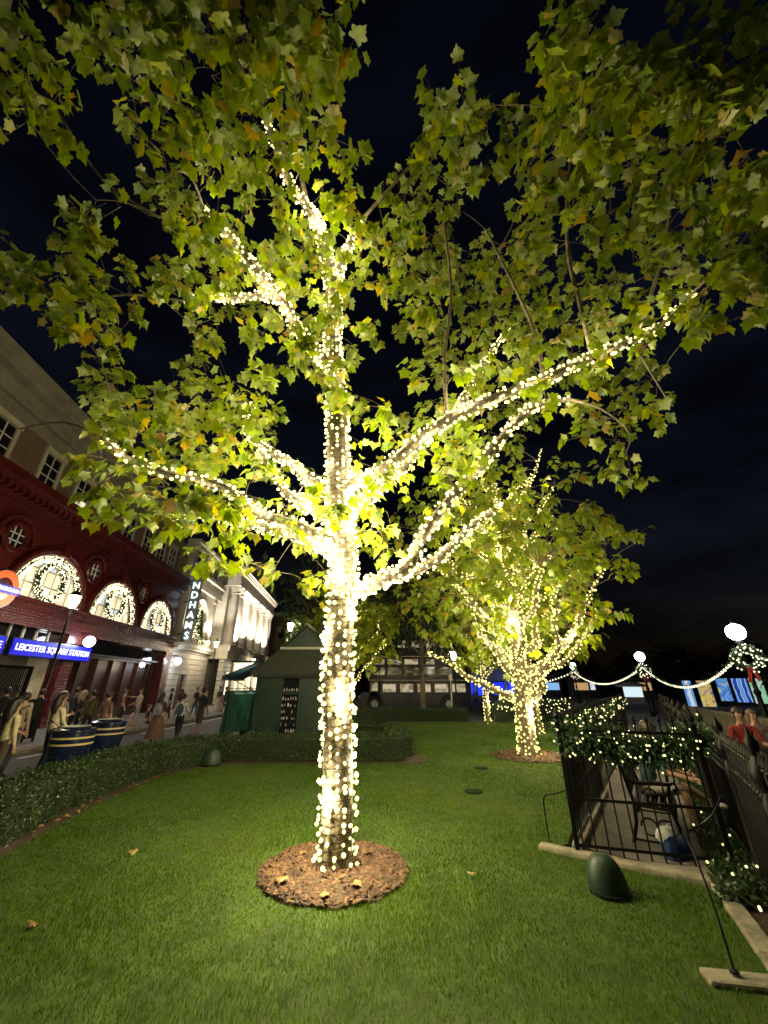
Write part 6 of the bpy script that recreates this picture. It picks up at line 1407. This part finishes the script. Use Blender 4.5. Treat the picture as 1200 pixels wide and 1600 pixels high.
    if cap:
        cb = MB().ball((0, 0, 0), (.106, .118, .08), 14, 8); cb.v = [tuple(P(a, b - .01, max(c_, -.01) + .06)) for a, b, c_ in cb.v]; cb.add([P(-.07, .09, .06), P(.07, .09, .06), P(.05, .18, .045), P(-.05, .18, .045), P(-.07, .09, .05), P(.07, .09, .05), P(.05, .18, .035), P(-.05, .18, .035)], [(0, 1, 2, 3), (7, 6, 5, 4), (0, 3, 7, 4), (1, 5, 6, 2), (3, 2, 6, 7)]); cb.build('cap', cmat(cap), root, True)
    if skirt:
        z0 = J['pel'].z + .06; z1 = skirt[1]; sbm = MB(); n = 18; rows = [(z0, .15, .12), (z0 - .2, .2, .17), ((z0 + z1) / 2, .24, .22), (z1, .3, .28)]
        vs = [(math.cos(2 * math.pi * j / n) * a * s * (1 + .06 * math.sin(j * 2.1)), math.sin(2 * math.pi * j / n) * b * s, z) for z, a, b in rows for j in range(n)]
        sbm.add(vs, [(i * n + j, i * n + (j + 1) % n, (i + 1) * n + (j + 1) % n, (i + 1) * n + j) for i in range(3) for j in range(n)]).build('skirt', cmat(skirt[0]), root, True)
    if bag:
        b0 = J['che']; bb = MB().ball((0, b0.y - .2 * s, b0.z - .08), (.15 * s, .1 * s, .21 * s), 10, 8).box((0, b0.y - .29 * s, b0.z - .15), (.2 * s, .06 * s, .16 * s)); bo = bb.build('backpack', cmat(bag), root, True)
        for sd in (-1, 1): MB().tube([(sd * .1 * s, b0.y - .12 * s, b0.z + .12 * s), (sd * .11 * s, b0.y + .03 * s, b0.z + .17 * s), (sd * .12 * s, b0.y + .125 * s, b0.z + .03), (sd * .13 * s, b0.y + .02 * s, b0.z - .18 * s)], .018 * s, 5).build('strap', cmat(bag), bo)
    if strap: MB().tube([J['shl'] + V((.05, .03, .06)) * s, J['che'] + V((0, .135, -.05)) * s, J['hipr'] + V((.08, .05, .1)) * s, J['che'] + V((.02, -.13, -.12)) * s, J['shl'] + V((.05, -.03, .06)) * s], .014, 5).build('strap', cmat(strap), root)
    return root
G = lambda x, y, z=-.1: (x, y, z)
PV = .04
BK, NV, WHT, GY, CR = (.008, .008, .01), (.012, .02, .06), (.6, .58, .54), (.2, .2, .2), (.62, .54, .38)
person('long-haired person in a cream jacket with a thin cross strap by the bin', G(-7.95, 10.55), R(-25), 1.72, CR, NV, (.02, .01, .008), sleeve=1, long_hair=True, strap=(.03, .03, .03), arms=((35, 10, 70), (10, 10, 30)))
person('person with big dark hair and a cream shirt at the hedge end of the crowd', G(-7.35, 8.6), R(-20), 1.68, (.5, .44, .28), (.06, .04, .03), (.008, .006, .006), long_hair=True, sleeve=1)
person('person in dark clothes with a pale cross strap behind the floral shirt', G(-8.3, 9.5), R(-10), 1.6, (.03, .025, .02), (.05, .045, .04), lean=6, strap=CR, arms=((5, 10, 20), (10, 8, 60)))
person('person in a beige shirt with black backpack next to the cream jacket', G(-8.9, 10.6), R(10), 1.72, (.3, .24, .16), (.05, .05, .06), (.02, .015, .01), bag=(.02, .02, .02))
person('tall person in black beside the station gate', G(-12.6, 14.2), R(30), 1.82, BK, BK, sleeve=1)
person('person in a white shirt and dark shorts beside the light cap', G(-11.6, 15.5), R(-35), 1.68, (.45, .43, .4), BK, (.04, .02, .015), short=1)
person('person in an olive jacket on the kerb near the lantern lamp', G(-10.9, 16.0), R(70), 1.7, (.07, .07, .03), (.03, .03, .04), sleeve=1)
person('person in a light cap and grey shirt in the crowd before the station gate', G(-11.0, 14.6), R(20), 1.7, (.3, .29, .27), BK, cap=(.6, .57, .55), arms=((5, 12, 20), (5, 12, 20)))
person('person in a black shirt holding both arms up to take a picture', G(-12.4, 15.4), R(60), 1.75, BK, BK, arms=((80, 10, 40), (80, 10, 40)))
person('dark-haired man in a black jacket before the station pilaster', G(-12.7, 17.6), R(-20), 1.8, (.03, .03, .035), BK, sleeve=1)
person('person with fair hair and a dark top before the station pilaster', G(-11.7, 16.6), R(-40), 1.7, (.06, .05, .05), NV, (.3, .24, .17), long_hair=True)
person('man in a mauve shirt and blue jeans walking by the bins', G(-8.9, 13.8), R(-10), 1.72, (.16, .1, .1), (.02, .035, .1), (.04, .02, .015), legs=(16, -14), knees=(4, 16))
person('person in a red-brown shirt pointing ahead before the shop front', G(-12.9, 21.2), R(-60), 1.7, (.2, .08, .06), BK, (.05, .03, .02), arms=((85, 5, 5), (5, 8, 15)))
person('person in a pale pink top standing with the pointing one', G(-12.5, 21.9), R(150), 1.68, (.42, .28, .25), (.3, .22, .2), (.1, .06, .04), arms=((10, 8, 60), (10, 8, 60)))
person('person in black with a white bag before the shop front', G(-12.6, 25.2), R(120), 1.7, BK, BK, strap=WHT)
person('person in a dark purple top before the shop front', G(-12.4, 26.0), R(80), 1.66, (.06, .02, .05), GY, long_hair=True)
person('man in a dark shirt and jeans near the warm wall lamp', G(-12.5, 28.4), R(-100), 1.75, (.05, .02, .02), (.03, .06, .13))
person('child in pale clothes sitting on the station kerb', (-11.35, 19.6, .03), R(-80), 1.3, (.4, .3, .28), (.3, .28, .26), sit=True, seatz=.12)
person('person in dark clothes sitting on the station kerb', (-11.4, 20.9, .03), R(-80), 1.55, (.05, .04, .04), BK, sit=True, seatz=.12)
person('walking woman in a burgundy top and long brown skirt with a grey pack', G(-7.75, 14.9), R(10), 1.66, (.07, .012, .022), (.1, .05, .04), (.015, .01, .008), legs=(14, -12), long_hair=True, skirt=((.12, .06, .045), .3), bag=(.18, .17, .19))
person('walking person in a white top, black trousers and blue-grey backpack', G(-7.55, 16.1), R(5), 1.62, WHT, BK, (.02, .012, .01), legs=(20, -18), knees=(5, 22), bag=(.05, .075, .13), arms=((-15, 8, 20), (20, 8, 25)))
person('man in a black shirt and dark shorts standing in the road', G(-7.6, 17.9), R(-15), 1.78, BK, (.035, .03, .03), short=1, arms=((30, 8, 60), (5, 10, 10)), skin=(.3, .17, .11))
person('person in a white shirt by the arched theatre door', G(-13.4, 31.8), R(-30), 1.7, (.5, .45, .38), BK, (.3, .25, .18), arms=((70, 5, 60), (10, 8, 10)))
person('person in a cream skirt and dark vest before the theatre courses', G(-12.6, 32.6), R(160), 1.76, (.06, .05, .05), (.5, .45, .36), skirt=(CR, .15))
person('man in navy pointing with a raised arm before the theatre', G(-11.6, 31.2), R(-75), 1.75, NV, (.06, .06, .08), arms=((100, 5, 0), (5, 8, 15)), sleeve=1)
person('person in a dark coat by the theatre canopy', G(-13.6, 43.0), R(40), 1.72, (.04, .04, .05), BK, sleeve=1)
# bench sitter and the pair beyond the railing
fx, fy = math.cos(BA), math.sin(BA)
sx, sy = BX + fx * .42 + math.sin(BA) * .17, BY + fy * .42 - math.cos(BA) * .17
person('person in a blue-grey shirt and pale shorts sitting on the black bench, one leg crossed', (sx, sy, .012), BA + math.pi, 1.74, (.06, .13, .15), (.32, .3, .25), (.03, .02, .015), (.62, .6, .58), (.5, .3, .2), sit=True, short=1, cross=True, lean=-8 + 22, arms=((25, 8, 55), (30, 6, 50)), seatz=.455)
person('man in a red shirt sitting beyond the ornate railing', (7.0, 8.6, -.1), R(150), 1.75, (.2, .012, .014), (.03, .03, .04), (.03, .02, .015), sit=True, seatz=.62, lean=10, arms=((30, 10, 60), (30, 10, 60)))
person('person in a pale top sitting beside the man in red', (7.55, 8.9, -.1), R(160), 1.62, (.3, .2, .17), (.03, .03, .04), (.1, .06, .04), sit=True, seatz=.62, long_hair=True, arms=((20, 10, 60), (30, 10, 60)))
o = MB().bx(6.5, 8.1, 8.6, 9.1, .42, .5).bx(6.6, 6.7, 8.7, 9.0, -.1, .42).bx(7.9, 8.0, 8.7, 9.0, -.1, .42).build('stone_bench', M['concrete']); tag(o, 'low stone bench beyond the ornate railing', 'bench')
def tote():
    root = empty('shopping_bag', (3.42, 5.72, .012), .4, 'blue and white shopping bag on the paving under the bench', 'bag')
    mb = MB(); n = 14
    rows = [(0, .17, .1), (.08, .19, .12), (.17, .16, .09), (.22, .13, .05)]
    vs = [(math.cos(2 * math.pi * j / n) * a * (1 + .12 * math.sin(j * 2.3 + z * 20)), math.sin(2 * math.pi * j / n) * b * (1 + .1 * math.sin(j * 1.7)), z) for z, a, b in rows for j in range(n)]
    mb.add(vs, [(i * n + j, i * n + (j + 1) % n, (i + 1) * n + (j + 1) % n, (i + 1) * n + j) for i in range(3) for j in range(n)] + [tuple(range(n)), tuple(range(3 * n, 4 * n))]); mb.build('sack', cmat((.01, .03, .12), .4), root, True)
    MB().ball((-.02, .05, .2), (.17, .1, .09), 10, 7).build('paper', cmat((.6, .62, .64), .6), root, True); MB().tube([(-.1, 0, .2), (-.06, 0, .32), (.04, 0, .32), (.08, 0, .2)], .008, 5).build('handle', cmat((.6, .6, .62), .6), root)
tote()
